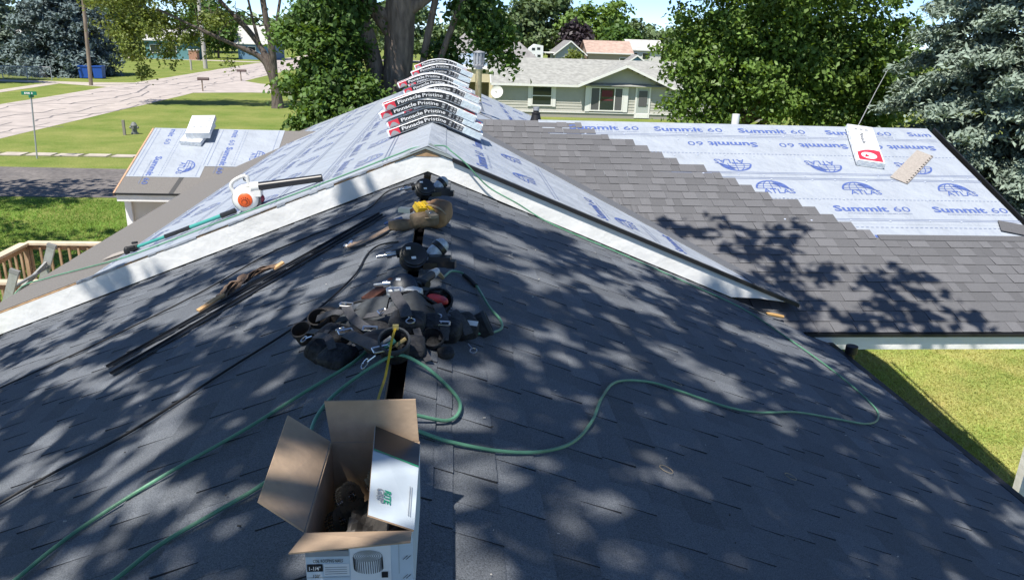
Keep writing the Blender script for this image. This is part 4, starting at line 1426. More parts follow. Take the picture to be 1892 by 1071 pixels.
for x_ in (13.55, 14.55):
    d_.box((x_, YN-0.06, 1.17), (0.12, 0.10, 2.22))
d_.box((14.05, YN-0.06, 2.25), (0.88, 0.099, 0.10))
d_.box((14.05, YN-0.085, 0.22), (0.88, 0.10, 0.30))
d_.build('frame', M_TRIM, dr)
d_ = MB()
d_.box((14.05, YN-0.105, 1.45), (0.62, 0.03, 1.1))
d_.build('pane', M_SCREEN, dr)
d_ = MB()
d_.blob((14.4, YN-0.12, 1.05), (0.04, 0.04, 0.04), 8)
d_.build('handle', M_STEEL, dr)
m = MB()
m.lathe([(0.0, -0.10), (0.2, -0.085), (0.36, -0.04), (0.44, 0.02), (0.43, 0.03), (0.36, -0.03), (0.0, -0.09)], (3.35, 55.0, 1.72), (-0.25, -0.9, 0.35), 24)
dish = m.build('satellite_dish', mat('dish_white', (0.72, 0.71, 0.66), 0.5), nb)
m = MB()
m.tube([(3.35, 55.05, 1.7), (3.38, 55.3, 1.35), (3.42, 55.9, 1.25)], 0.03, 6)
m.tube([(3.35, 54.95, 1.4), (3.25, 54.55, 1.75)], 0.015, 6)
m.box((3.25, 54.52, 1.78), (0.08, 0.1, 0.08))
m.build('arm', M_GREYROOF, dish)

def plain_house(name, label, x0, x1, y0, y1, ze_, zr2, m_wall, m_roof, ridge='X', hip=0.0, over=0.4, windows=(), group=None, door=None):
    t = thing(name, label, 'house', ((x0+x1)/2, (y0+y1)/2, 0), group)
    w = MB()
    cx, cy = (x0+x1)/2, (y0+y1)/2
    if ridge == 'X':
        w.prism([(x0, y0, 0), (x0, y0, ze_), (x0+0.001, cy, zr2-0.2 if not hip else ze_), (x0, y1, ze_), (x0, y1, 0)], (x1-x0, 0, 0))
    else:
        w.prism([(x0, y0, 0), (x1, y0, 0), (x1, y0, ze_), (cx, y0, zr2-0.2 if not hip else ze_), (x0, y0, ze_)], (0, y1-y0, 0))
    w.build('wall', m_wall, t)
    r = MB()
    X0, X1, Y0, Y1 = x0-over, x1+over, y0-over, y1+over
    zl_ = ze_-0.05
    if ridge == 'X':
        a, b = (X0+hip, cy, zr2), (X1-hip, cy, zr2)
        faces = [[(X0, Y0, zl_), (X1, Y0, zl_), b, a], [(X1, Y1, zl_), (X0, Y1, zl_), a, b]]
        if hip:
            faces += [[(X1, Y0, zl_), (X1, Y1, zl_), b], [(X0, Y1, zl_), (X0, Y0, zl_), a]]
    else:
        a, b = (cx, Y0+hip, zr2), (cx, Y1-hip, zr2)
        faces = [[(X0, Y0, zl_), a, b, (X0, Y1, zl_)], [(X1, Y0, zl_), (X1, Y1, zl_), b, a]]
        if hip:
            faces += [[(X0, Y0, zl_), (X1, Y0, zl_), a], [(X1, Y1, zl_), (X0, Y1, zl_), b]]
    for f in faces:
        r.prism(f, (0, 0, 0.09))
    ro = r.build('roof', m_roof, t)
    f = MB()
    if ridge == 'X':
        f.box((cx, Y0-0.02, zl_+0.0), (X1-X0, 0.05, 0.2))
    else:
        f.bar((X0, Y0-0.02, zl_-0.03), (cx, Y0-0.02, zr2-0.03), 0.05, 0.2)
        f.bar((cx, Y0-0.025, zr2-0.03), (X1, Y0-0.025, zl_-0.03), 0.05, 0.2)
    f.build('fascia_board', M_TRIM, ro)
    for (a, b, c, d) in windows:
        window(t, a, b, y0-0.02, c, d)
    if door:
        q = MB()
        q.box(((door[0]+door[1])/2, y0-0.03, door[2]/2), (door[1]-door[0], 0.06, door[2]))
        q.build('door', M_TRIM, t)
    return t
M_PALEW = mat('pale_wall', (0.62, 0.61, 0.57), 0.7)
M_GREYW = mat('grey_wall', (0.36, 0.38, 0.40), 0.7)
M_TEAL = mat('teal_wall', (0.10, 0.24, 0.25), 0.7)
M_BLUEW = mat('blue_wall', (0.13, 0.24, 0.36), 0.7)
M_PINK = mat('pinkish_roof', (0.42, 0.30, 0.24), 0.9, 0.2, 1.5)
M_PALEROOF = mat('pale_roof', (0.46, 0.45, 0.42), 0.9, 0.15, 1.5)
gh = plain_house('hip_roof_house', 'large grey hip roofed house behind the flue pipe', -0.6, 8.6, 79, 88, 3.15, 5.75, M_PALEW, M_GREYROOF, 'X', 3.0, 0.5)
g = MB()
g.prism([(1.9, 77.9, 3.1), (5.9, 77.9, 3.1), (3.9, 77.9, 4.62)], (0, 3.6, 0))
g.build('gable', M_GREYW, gh)
g = MB()
g.bar((1.6, 77.85, 3.02), (3.9, 77.85, 4.72), 0.35, 0.12)
g.bar((3.9, 77.86, 4.72), (6.2, 77.86, 3.02), 0.35, 0.12)
g.build('gable_trim', M_TRIM, gh)
shed = thing('shed', 'dark blue shed with cloud reflections painted white on its roof behind the ridge stacks', 'shed', (1.5, 70, 0))
g = MB()
g.box((1.4, 70.5, 1.3), (4.4, 4, 2.6))
g.build('wall', M_BLUEW, shed)
g = MB()
g.prism([(-1.0, 68.2, 2.55), (3.8, 68.2, 2.55), (3.8, 72.8, 3.75), (-1.0, 72.8, 3.75)], (0, 0, 0.08))
g.build('roof', mat('blue_metal_cloud_sheen', (0.07, 0.17, 0.27), 0.35, second=(0.7, 0.72, 0.74), second_scale=0.6, second_amt=0.9), shed)  # white patches stand in for cloud reflections on the blue
gar = thing('garage', 'low cream garage with dark opening behind the flue pipe', 'garage', (2.2, 63, 0))
g = MB()
g.box((1.95, 64.0, 2.42), (3.0, 4.0, 0.95))
g.box((0.6, 64.0, 0.98), (0.3, 4.0, 1.93))
g.box((3.3, 64.0, 0.98), (0.3, 4.0, 1.93))
g.box((1.95, 65.9, 0.98), (2.38, 0.2, 1.93))
g.build('wall', mat('cream_wall', (0.60, 0.53, 0.36), 0.7), gar)
g = MB()
g.box((1.95, 64.0, 2.955), (3.3, 4.3, 0.10))
g.build('roof', M_TRIM, gar)
# far houses
plain_house('gabled_house', 'small grey house gable end facing, far away beside the camper', 18.6, 23.6, 138, 146, 2.5, 4.8, M_GREYW, M_GREYROOF, 'Y', 0, 0.5, ((20.3, 21.5, 0.9, 1.9),))
plain_house('pink_roof_house', 'long far house with faded pink roof and tan wall', 24.3, 32.0, 138, 146, 3.0, 4.95, mat('tan_wall', (0.42, 0.33, 0.24), 0.7), M_PINK, 'X', 0, 0.4, ((30.0, 31.3, 1.2, 2.2),))
plain_house('pale_roof_house', 'white porch house with pale roof behind the pink roofed one', 33.4, 39.5, 146, 152, 3.6, 5.3, M_PALEW, M_PALEROOF, 'X', 0, 0.4, ((33.9, 35.0, 1.9, 3.0), (36.0, 37.2, 1.9, 3.0)))
plain_house('long_low_house', 'long low pale house half hidden by the maple', 42.0, 60.0, 128, 136, 2.7, 4.4, M_PALEW, M_PALEROOF, 'X', 0, 0.4)
plain_house('playhouse', 'tiny blue-grey gabled playhouse in front of the pink roofed house', 27.9, 30.6, 122, 125, 2.0, 3.1, M_BLUEW, M_GREYROOF, 'Y', 0, 0.25)
plain_house('teal_house', 'teal house glimpsed through the street tree', -49.5, -42.6, 134, 142, 3.0, 4.6, M_TEAL, M_PALEROOF, 'X', 0, 0.4, ((-48.6, -47.2, 1.0, 2.2), (-46.0, -44.6, 1.0, 2.2)))
plain_house('blue_house', 'blue house far behind the leaning tree', -36.8, -30.5, 142, 150, 2.7, 5.6, M_BLUEW, M_PALEROOF, 'X', 0, 0.5, ((-35.0, -33.8, 1.0, 2.1),))
plain_house('white_house', 'white house far behind the blue spruce', -66.0, -55.0, 125, 134, 3.0, 5.4, M_PALEW, M_PALEROOF, 'X', 0, 0.5)
t = thing('brick_pillar', 'short brick pillar with white cap beside the teal house', 'pillar', (-42.0, 134.5, 0))
g = MB()
g.box((-42.0, 134.5, 0.75), (1.3, 1.3, 1.5))
g.build('shaft', mat('far_brick', (0.36, 0.20, 0.13), 0.9, 0.2, 6), t)
g = MB()
g.box((-42.0, 134.5, 1.58), (1.5, 1.5, 0.15))
g.build('cap', M_TRIM, t)
# camper and trailer and cars
cam_t = thing('camper', 'white box camper parked in the distance left of the grey gable', 'camper', (15.0, 138, 0))
g = MB()
g.prism([(13.9, 137, 0.5), (16.2, 137, 0.5), (16.2, 137, 3.9), (14.9, 137, 4.1), (14.0, 137, 3.4), (13.6, 137, 2.6)], (0, 4, 0))
g.build('body', mat('camper_white', (0.75, 0.75, 0.75), 0.4), cam_t)
for a in ((14.5, 3.3), (15.4, 3.4), (14.5, 2.2), (15.5, 2.2)):
    g = MB()
    g.box((a[0], 136.98, a[1]), (0.55, 0.04, 0.4))
    g.build('window', M_GLASS, cam_t)
for a in (14.4, 15.7):
    g = MB()
    g.cyl((a, 136.9, 0.4), (a, 137.3, 0.4), 0.4, None, 14)
    g.build('wheel', M_BLACKM, cam_t)
tr_t = thing('carport', 'low white carport roof between camper and grey gable', 'carport', (17.3, 140, 0))
g = MB()
g.box((17.3, 140, 2.75), (2.6, 4, 0.15))
g.build('roof', M_TRIM, tr_t)
for x_ in (16.1, 18.5):
    g = MB()
    g.box((x_, 138.2, 1.33), (0.12, 0.12, 2.66))
    g.build('post', M_TRIM, tr_t)
def car(name, label, x, y, rz, color, s=1.0, zb=0.0):
    t = thing(name, label, 'car', (x, y, zb))
    Mx = Matrix.Translation((x, y, zb)) @ Matrix.Rotation(rz, 4, 'Z') @ Matrix.Scale(s, 4)
    g = MB(Mx)
    prof = [(-2.2, 0.35), (2.15, 0.35), (2.25, 0.6), (2.1, 0.85), (1.1, 0.98), (-1.9, 1.0), (-2.25, 0.8)]
    g.prism([(a, -0.85, b) for a, b in prof], (0, 1.7, 0))
    body = g.build('body', mat('paint_'+name, color, 0.25, coat=0.6), t)
    g = MB(Mx)
    prof = [(1.0, 0.97), (0.3, 1.42), (-1.1, 1.46), (-1.85, 0.99)]
    g.prism([(a, -0.72, b) for a, b in prof], (0, 1.44, 0))
    g.build('cabin', M_GLASS, t)
    g = MB(Mx)
    g.prism([(0.3, -0.70, 1.43), (-1.1, -0.70, 1.47), (-1.1, 0.70, 1.47), (0.3, 0.70, 1.43)], (0, 0, 0.04))
    g.build('roof', MATS['paint_'+name], t)
    for wx in (-1.35, 1.4):
        for wy_ in (-0.86, 0.86):
            g = MB(Mx)
            g.cyl((wx, wy_-0.1, 0.33), (wx, wy_+0.1, 0.33), 0.33, None, 14)
            g.build('wheel', M_BLACKM, t)
    for wy_ in (-0.6, 0.6):
        g = MB(Mx)
        g.box((2.2, wy_, 0.68), (0.08, 0.3, 0.14))
        g.build('headlight', M_TRIM, t)
car('dark_car', 'dark car parked in front of the pink roofed house', 26.9, 130, math.radians(-80), (0.04, 0.03, 0.05), 1.0)
car('silver_car', 'silver car parked beside the grey gabled house', 24.0, 128, math.radians(-75), (0.45, 0.47, 0.5), 1.0)
car('white_van', 'white vehicle parked in front of the pale roofed house', 36.0, 140, math.radians(5), (0.7, 0.7, 0.7), 1.25, 0.0)
# utility poles
up_ = MB()
up_.tube([(-32.65, 74.4, -0.1), (-32.45, 74.4, 4.0), (-32.2, 74.4, 9.5)], [0.17, 0.155, 0.13], 12)
tag(up_.build('utility_pole', mat('weathered_pole', (0.22, 0.17, 0.13), 0.9, 0.25, 6, stretch=(1, 1, 0.2))), 'tall weathered wooden utility pole beside the blue bins', 'pole')
t = thing('utility_pole', 'pale utility pole on the far lawn across the street', 'pole', (-32.5, 108.4, 0))
g = MB()
g.tube([(-32.5, 108.4, -0.1), (-32.6, 108.4, 9.5)], [0.28, 0.22], 10)
g.build('shaft', mat('pale_pole', (0.45, 0.42, 0.38), 0.9), t)
g = MB()
g.cyl((-32.85, 103.6, 0), (-32.85, 103.6, 1.3), 0.12, None, 10)
tag(g.build('marker_post', MATS['pale_pole']), 'short pale post on the grass across the street', 'post')
g = MB()
g.tube([(-11.0, 66.0, -0.1), (-11.2, 66.0, 9.0)], [0.28, 0.24], 10)
tag(g.build('utility_pole', mat('tan_pole', (0.32, 0.25, 0.18), 0.9, 0.2, 5)), 'tan pole standing right behind the leaning tree', 'pole')
# bins
M_BIN = mat('blue_plastic', (0.015, 0.075, 0.36), 0.4)
for i, (x, y, lb) in enumerate(((-37.0, 83.4, 'left one of the two blue wheeled bins under the spruce'), (-35.7, 83.6, 'right one of the two blue wheeled bins, behind the pole'))):
    t = thing('wheeled_bin', lb, 'bin', (x, y, 0), 'blue bins under the spruce')
    g = MB()
    g.box((x, y, 0.62), (0.82, 0.8, 1.1), 0, None, 0.5, 1.12)
    g.build('body', M_BIN, t)
    g = MB()
    g.box((x, y-0.02, 1.22), (1.0, 0.98, 0.09))
    g.build('lid', M_BIN, t)
    for s in (-0.35, 0.35):
        g = MB()
        g.cyl((x+s-0.04, y+0.4, 0.14), (x+s+0.04, y+0.4, 0.14), 0.14, None, 10)
        g.build('wheel', M_BLACKM, t)
# chain-link fence
t = thing('chain_link_fence', 'grey chain-link fence along the sidewalk at the left edge', 'fence', (-42, 80, 0))
M_ZINC = mat('zinc', (0.42, 0.43, 0.44), 0.5, metal=0.4)
fa, fb = Vector((-52.0, 79.5, 0)), Vector((-38.6, 79.8, 0))
for i in range(7):
    p = fa.lerp(fb, i/6)
    g = MB()
    g.cyl(p, p+Vector((0, 0, 1.22)), 0.045, None, 8)
    g.build('post', M_ZINC, t)
g = MB()
g.cyl(fa+Vector((0, 0, 1.2)), fb+Vector((0, 0, 1.2)), 0.035, None, 8)
g.build('top_rail', M_ZINC, t)
g = MB()
for dx in np.arange(-1.2, 13.4, 0.16):
    for s in (-1, 1):
        x0, x1 = fa.x+dx+(0 if s > 0 else 1.15), fa.x+dx+(1.15 if s > 0 else 0)
        lo, hi = sorted((x0, x1))
        if lo < fa.x or hi > fb.x:
            continue
        g.bar((x0, 79.62, 0.05), (x1, 79.62, 1.18), 0.012, 0.012)
stuff(g.build('wire_mesh', M_ZINC, t))
# street sign
t = thing('street_sign', 'green street name sign on a grey steel post', 'sign', (-17.4, 33.66, 0))
M_GREEN = mat('sign_green', (0.01, 0.19, 0.10), 0.4)
g = MB()
g.tube([(-17.4, 33.66, -0.1), (-17.22, 33.66, 2.55)], 0.032, 8)
g.build('post', M_ZINC, t)
g = MB()
g.box((-17.28, 33.66, 2.69), (0.60, 0.02, 0.15))
bl = g.build('name_plate', M_GREEN, t)
g = MB()
for a, w_ in ((-0.13, 0.07), (-0.05, 0.06), (0.01, 0.05), (0.05, 0.025), (0.14, 0.05)):
    g.box((-17.30+a, 33.646, 2.69), (w_*0.8, 0.004, 0.075))
g.build('faded_lettering', M_TRIM, bl)
g = MB()
g.box((-17.21, 33.66, 2.58), (0.06, 0.30, 0.13))
g.build('cross_plate', M_GREEN, t)
# hydrant and post
t = thing('fire_hydrant', 'small grey fire hydrant on the lawn', 'hydrant', (-16.55, 42.0, 0))
M_HYD = mat('hydrant_grey', (0.16, 0.17, 0.16), 0.6, 0.2, 20)
g = MB()
g.lathe([(0.0, 0.62), (0.06, 0.62), (0.12, 0.56), (0.15, 0.48), (0.17, 0.46), (0.17, 0.42), (0.13, 0.41), (0.13, 0.10), (0.18, 0.09), (0.18, 0.0)], (-16.55, 42.0, 0), (0, 0, 1), 16)
g.build('barrel', M_HYD, t)
for d in ((1, 0, 0), (-1, 0, 0), (0, -1, 0)):
    g = MB()
    c0 = Vector((-16.55, 42.0, 0.34))
    g.cyl(c0, c0+Vector(d)*0.22, 0.065, None, 10)
    g.build('outlet', M_HYD, t)
g = MB()
g.box((-16.87, 41.5, 0.38), (0.12, 0.10, 0.78))
tag(g.build('marker_post', mat('grey_post', (0.24, 0.22, 0.19), 0.9)), 'short grey post standing beside the hydrant', 'post')
# mailboxes
for (x, y, lb) in ((-21.65, 70.8, 'nearer mailbox on a thin post at the street edge'), (-22.1, 85.6, 'farther mailbox on a post at the street edge')):
    t = thing('mailbox', lb, 'mailbox', (x, y, 0), 'mailboxes along the street')
    g = MB()
    g.box((x, y, 0.48), (0.09, 0.09, 0.98))
    g.build('post', MATS['weathered_pole'], t)
    g = MB()
    pr = [(-0.14, 0), (0.14, 0), (0.14, 0.14), (0.10, 0.22), (0, 0.25), (-0.10, 0.22), (-0.14, 0.14)]
    g.prism([(x-0.35, y+a, 0.95+b) for a, b in pr], (0.95, 0, 0))
    g.build('box', mat('mailbox_brown', (0.08, 0.05, 0.045), 0.6), t)
# wooden deck left of the roof
M_CEDAR = mat('deck_lumber', (0.34, 0.22, 0.13), 0.85, 0.25, 5, second=(0.45, 0.34, 0.22), second_scale=2.5)
M_CEDAR_PALE = mat('rail_cap_lumber', (0.62, 0.52, 0.38), 0.8, 0.15, 6)
deck = thing('wooden_deck', 'raised wooden deck with railing at the lower left', 'deck', (-6, 12.2, 0))
DZ, DT = 1.0, 1.92
for i in range(18):
    g = MB()
    y = 9.2+i*0.235
    g.box((-5.7, y, DZ-0.02), (3.3, 0.225, 0.04))
    g.build('plank', M_CEDAR, deck)
def rail(a, b, nbal):
    a, b = Vector(a), Vector(b)
    g = MB()
    g.bar(a+Vector((0, 0, DT)), b+Vector((0, 0, DT)), 0.15, 0.04)
    g.build('rail_cap', M_CEDAR_PALE, deck)
    g = MB()
    g.bar(a+Vector((0, 0, DT-0.07)), b+Vector((0, 0, DT-0.07)), 0.04, 0.09)
    g.bar(a+Vector((0, 0, DZ+0.12)), b+Vector((0, 0, DZ+0.12)), 0.04, 0.09)
    g.build('rail', M_CEDAR, deck)
    for i in range(nbal):
        p = a.lerp(b, (i+0.5)/nbal)
        g = MB()
        d = (b-a).normalized()
        q = p+Vector((d.y, -d.x, 0))*0.035
        g.box((q.x, q.y, (DZ+DT)/2-0.01), (0.034, 0.034, DT-DZ-0.10))
        g.build('baluster', M_CEDAR, deck)
rail((-7.30, 13.32, 0), (-4.6, 13.30, 0), 17)
rail((-7.30, 13.25, 0), (-7.30, 9.4, 0), 22)
rail((-7.20, 11.14, 0), (-5.55, 11.16, 0), 10)
for p in ((-7.30, 13.32), (-7.30, 11.14), (-5.5, 11.16), (-7.30, 9.3)):
    g = MB()
    g.box((p[0], p[1], DT/2-0.03), (0.10, 0.10, DT-0.06))
    g.build('post', M_CEDAR, deck)
# ================================================================ SHINGLE BUNDLES
M_WRAP = mat('white_wrapper', (0.74, 0.76, 0.78), 0.28, 0.05, 5, 0.8, 14, spec=0.6)
M_CLEAR = mat('pale_blue_wrapper', (0.52, 0.60, 0.64), 0.3, 0.05, 5, 0.4, 20, spec=0.6)
M_RED = mat('red_print', (0.60, 0.035, 0.06), 0.35)
M_BLACKP = mat('black_print', (0.022, 0.022, 0.025), 0.35)
M_GREYP = mat('grey_print', (0.30, 0.31, 0.32), 0.4)
M_WHITEP = mat('white_print', (0.78, 0.78, 0.78), 0.4)
BL, BT, BD = 0.54, 0.080, 0.36
TH = math.atan(PITCH)
BEND = {'r': 0.12}
def bend(s, t, shift=0.0, droop=1.0):
    """point on a bundle bent over the ridge: s along the bundle, t height; returns (x, z)"""
    r = BEND['r']
    th = TH*droop
    q = abs(s)
    if q < r:
        x = q
        z = -0.5*q*q/r*math.tan(th)
        nx, nz = math.sin(th*q/r), math.cos(th*q/r)
    else:
        x = r+(q-r)*math.cos(th)
        z = -0.5*r*math.tan(th)-(q-r)*math.sin(th)
        nx, nz = math.sin(th), math.cos(th)
    sg = 1 if s >= 0 else -1
    return sg*(x+nx*t), z+nz*t+0.5*r*math.tan(th)*0.0
def s_samples(a, b, n=18):
    return [a+(b-a)*i/n for i in range(n+1)]
def band(m, a, b, t0, t1, y, mi, n=14):
    ss = s_samples(a, b, n)
    vs, fs = [], []
    for s in ss:
        for t in (t0, t1):
            x, z = bend(s, t)
            vs.append((x, y, z))
    for i in range(n):
        fs.append((2*i, 2*i+2, 2*i+3, 2*i+1))
    m.add(vs, fs, mi)
def make_bundle(redtop):
    body = MB()
    ss = s_samples(-BL, BL, 26)
    vs, fs = [], []
    prof = [(0, 0.004), (0.014, 0.0), (BT-0.014, 0.0), (BT, 0.014), (BT+0.002, BD/2), (BT, BD-0.014), (BT-0.014, BD), (0.014, BD), (0, BD-0.004)]
    k = len(prof)
    for s in ss:
        e = 1.0
        for t, y in prof:
            x, z = bend(s, t)
            vs.append((x, y, z))
    for i in range(len(ss)-1):
        for j in range(k):
            fs.append((i*k+j, (i+1)*k+j, (i+1)*k+(j+1) % k, i*k+(j+1) % k))
    fs.append(tuple(range(k-1, -1, -1)))
    fs.append(tuple((len(ss)-1)*k+j for j in range(k)))
    body.add(vs, fs, 0)
    y = -0.003
    pr = MB()
    band(pr, -BL+0.02, -0.40, 0.006, BT-0.006, y, 0, 4)           # red end
    band(pr, -0.40, 0.20, 0.006, BT-0.006, y, 1, 16)              # black field
    band(pr, 0.205, 0.31, 0.008, BT-0.010, y, 1, 5)
    # pale roundel with hill shape in the red end
    fn = lambda a, b: (lambda xz: (xz[0], y-0.002, xz[1]))(bend(a, b))
    pr.add([fn(-0.52+0.012*i, 0.010+0.045*math.sin(math.pi*i/9)) for i in range(10)], [tuple(range(10))], 3)
    lettering(pr, 'Pinnacle', lambda a, b: fn(-0.37+a, 0.022+b), 0.038, 0.25, 2, 0.014, res=2)
    lettering(pr, 'Pristine', lambda a, b: fn(-0.10+a, 0.022+b), 0.038, 0.21, 2, 0.006, res=2)
    for a in (0.145, 0.235, 0.275):
        for b in (0.016, 0.044):
            pr.add([fn(a, b), fn(a+0.028, b), fn(a+0.028, b+0.02), fn(a, b+0.02)], [(0, 1, 2, 3)], 3)
    top = MB()
    def tn(a, b):
        x, z = bend(a, BT+0.005)
        return (x, b, z)
    if redtop:
        n = 6
        for i in range(n):
            a, b = -BL+0.01+i*0.05, -BL+0.01+(i+1)*0.05
            top.add([tn(a, 0.016), tn(b, 0.016), tn(b, 0.12-0.012*i), tn(a, 0.12-0.012*i)], [(0, 1, 2, 3)], 0)
        lettering(top, 'ATLAS', lambda a, b: (lambda q: (q[0], q[1], q[2]+0.002))(tn(-0.48+a, 0.035+b)), 0.045, 0.2, 2, 0.01, res=2)
    else:
        for i in range(7):
            a, b = 0.20+i*0.045, 0.20+(i+1)*0.045
            top.add([tn(a, 0.02), tn(b, 0.02), tn(b, 0.15), tn(a, 0.15)], [(0, 1, 2, 3)], 0 if i > 3 else 3)
    clear = MB()
    band(clear, 0.32, BL-0.01, 0.004, BT-0.004, y, 0, 5)
    return body, pr, top, clear
bodies = {}
for k_ in range(5):
    BEND['r'] = 0.10+0.05*k_
    for rt_ in (True, False):
        b_, p_, t_, c_ = make_bundle(rt_)
        bodies[(rt_, k_)] = (b_.mesh('wrapper', [M_WRAP]), p_.mesh('print', [M_RED, M_BLACKP, M_WHITEP, M_GREYP]), t_.mesh('top_print', [M_RED, M_BLACKP, M_WHITEP, M_GREYP]), c_.mesh('clear_end', [M_CLEAR]))
def child(name, me, parent, loc=(0, 0, 0), rot=(0, 0, 0)):
    o = bpy.data.objects.new(name, me)
    col.objects.link(o)
    o.parent = parent
    o.location = loc
    o.rotation_euler = rot
    return o
rb = random.Random(17)
ordn = ['bottom', 'second', 'third', 'fourth', 'fifth']
stack_names = ['nearest ridge stack', 'second ridge stack from the front', 'middle ridge stack', 'fourth ridge stack from the front', 'farthest ridge stack']
for si, (yf, n_, sx) in enumerate(((8.62, 4, 0.0), (11.0, 3, 0.04), (12.3, 4, -0.03), (13.9, 5, 0.02), (16.4, 5, 0.02))):
    for k in range(n_):
        last = k == n_-1
        lb = ('top' if last else ordn[k])+' printed shingle bundle'+(' from the bottom' if 0 < k and not last else '')+' in the '+stack_names[si]
        x = XR+sx+rb.uniform(-0.05, 0.05)+(0.03 if k == 0 else 0)
        y = yf+rb.uniform(-0.045, 0.045)+0.02*k
        t = thing('shingle_bundle', lb, 'shingle bundle', (x, y, ZU+0.018+0.0865*k), 'shingle bundles stacked on the ridge')
        t.rotation_euler = (0, rb.uniform(-0.012, 0.012), rb.uniform(-0.05, 0.05))
        me = bodies[(last if si % 2 == 0 else k % 2 == 1, k)]
        for nm, q in zip(('wrapper', 'print', 'top_print', 'clear_end'), me):
            child(nm, q, t)
def flat_bundle(label, M, grp, w=0.36, l=1.05, h=0.085, detail=True, emblem=True):
    t = thing('shingle_bundle', label, 'shingle bundle', M.translation, grp)
    M2 = M
    g = MB(M2)
    e = 0.02
    g.prism([(-w/2+e, -l/2, h*0.0), (w/2-e, -l/2, 0), (w/2, -l/2, h*0.35), (w/2-e*0.6, -l/2, h), (-w/2+e*0.6, -l/2, h), (-w/2, -l/2, h*0.35)], (0, l, 0))
    g.build('wrapper', M_WRAP, t)
    if detail:
        p = MB(M2)
        f = lambda a, b: (a, b, h+0.0025)
        if not emblem:
            for (a, b) in ((-0.12, -0.12), (0.0, -0.14), (0.1, -0.12), (0.12, 0.18), (0.12, 0.12)):
                p.add([f(a, b), f(a+0.05, b), f(a+0.05, b+0.035), f(a, b+0.035)], [(0, 1, 2, 3)], 1)
            p.build('print', [M_RED, M_GREYP, M_WHITEP, M_GREYP], t)
            return t
        outline = [(-w/2+0.03, -l/2+0.03), (w/2-0.03, -l/2+0.03), (w/2-0.03, -l/2+0.31)]+[(w/2-0.03-(w-0.06)*i/8, -l/2+0.31+0.03*math.sin(math.pi*i/8)-0.09*(i/8)**2) for i in range(1, 9)]
        p.add([f(*q) for q in outline], [tuple(range(len(outline)))], 0)
        p.add([(a, b, h+0.0045) for a, b in [(0.10*math.cos(2*math.pi*i/16)-0.01, -l/2+0.155+0.085*math.sin(2*math.pi*i/16)) for i in range(16)]], [tuple(range(16))], 2)
        f2 = lambda a, b: (a, b, h+0.0065)
        p.add([f2(-0.07, -l/2+0.10), f2(0.0, -l/2+0.13), f2(-0.05, -l/2+0.19)], [(0, 1, 2)], 0)
        lettering(p, 'ATLAS', lambda a, b: f2(0.005+b, -l/2+0.215-a), 0.03, 0.10, 3, 0.01, res=2)
        lettering(p, 'Pinnacle', lambda a, b: f(-0.04+b, 0.28-a), 0.05, 0.30, 1, 0.008, res=2)
        for i in range(3):
            p.add([f(-0.09+i*0.07, 0.36), f(-0.05+i*0.07, 0.36), f(-0.05+i*0.07, 0.41), f(-0.09+i*0.07, 0.41)], [(0, 1, 2, 3)], 3)
        p.build('print', [M_RED, M_BLACKP, M_WHITEP, M_GREYP], t)
    return t
def on_wing(x, v, yaw, lift=0.012):
    return frW @ Matrix.Translation((x, wy(v), lift)) @ Matrix.Rotation(yaw, 4, 'Z')
def on_porch(x, y, yaw, lift=0.012):
    return frS @ Matrix.Translation((x-LWX, (y-LWE)/CO, lift)) @ Matrix.Rotation(yaw, 4, 'Z')
flat_bundle('white shingle bundle with red emblem lying alone on the blue wing roof', on_wing(5.54, 0.60, math.radians(-14.5)), 'loose flat bundles', 0.36, 1.0, 0.08)
flat_bundle('lower white bundle of the pair on the small left roof', on_porch(-4.86, 15.36, math.radians(-8)), 'loose flat bundles', 0.42, 0.75, 0.085, False)
flat_bundle('upper white bundle of the pair on the small left roof', on_porch(-4.80, 15.44, math.radians(4), 0.104), 'loose flat bundles', 0.46, 0.70, 0.12, True, False)

# loose pieces
M_TAN = mat('shingle_back_tan', (0.34, 0.305, 0.27), 0.9, 0.15, 40)
def loose_strip(label, M, w, l, notched, m_):
    g = MB(M)
    g.prism([(-l/2, -w/2, 0), (l/2, -w/2, 0), (l/2, w/2, 0), (-l/2, w/2, 0)], (0, 0, 0.007))
    t = tag(g.build('loose_shingle', m_), label, 'shingle')
    if notched:
        q = MB(M)
        for i in range(13):
            x = -l/2+0.03+i*(l-0.06)/12
            q.box((x, -w/2+0.016, 0.009), (0.02, 0.022, 0.004))
        q.build('sealant_dots', M_BLACKM, t)
    return t
loose_strip('tan backside of a shingle lying tilted on the blue wing roof', on_wing(6.01, 1.05, math.radians(45), 0.012), 0.22, 0.98, True, M_TAN)
loose_strip('small grey shingle scrap at the right edge of the wing roof', on_wing(6.62, 2.42, math.radians(-20), 0.018), 0.22, 0.36, False, M_SHINGLE_WING)
loose_strip('pale shingle scrap beside the black end of the teal pole', frL @ Matrix.Translation((-7.62, (-3.30-EL)/CO, 0.012)) @ Matrix.Rotation(math.radians(70), 4, 'Z'), 0.16, 0.32, False, M_TAN)

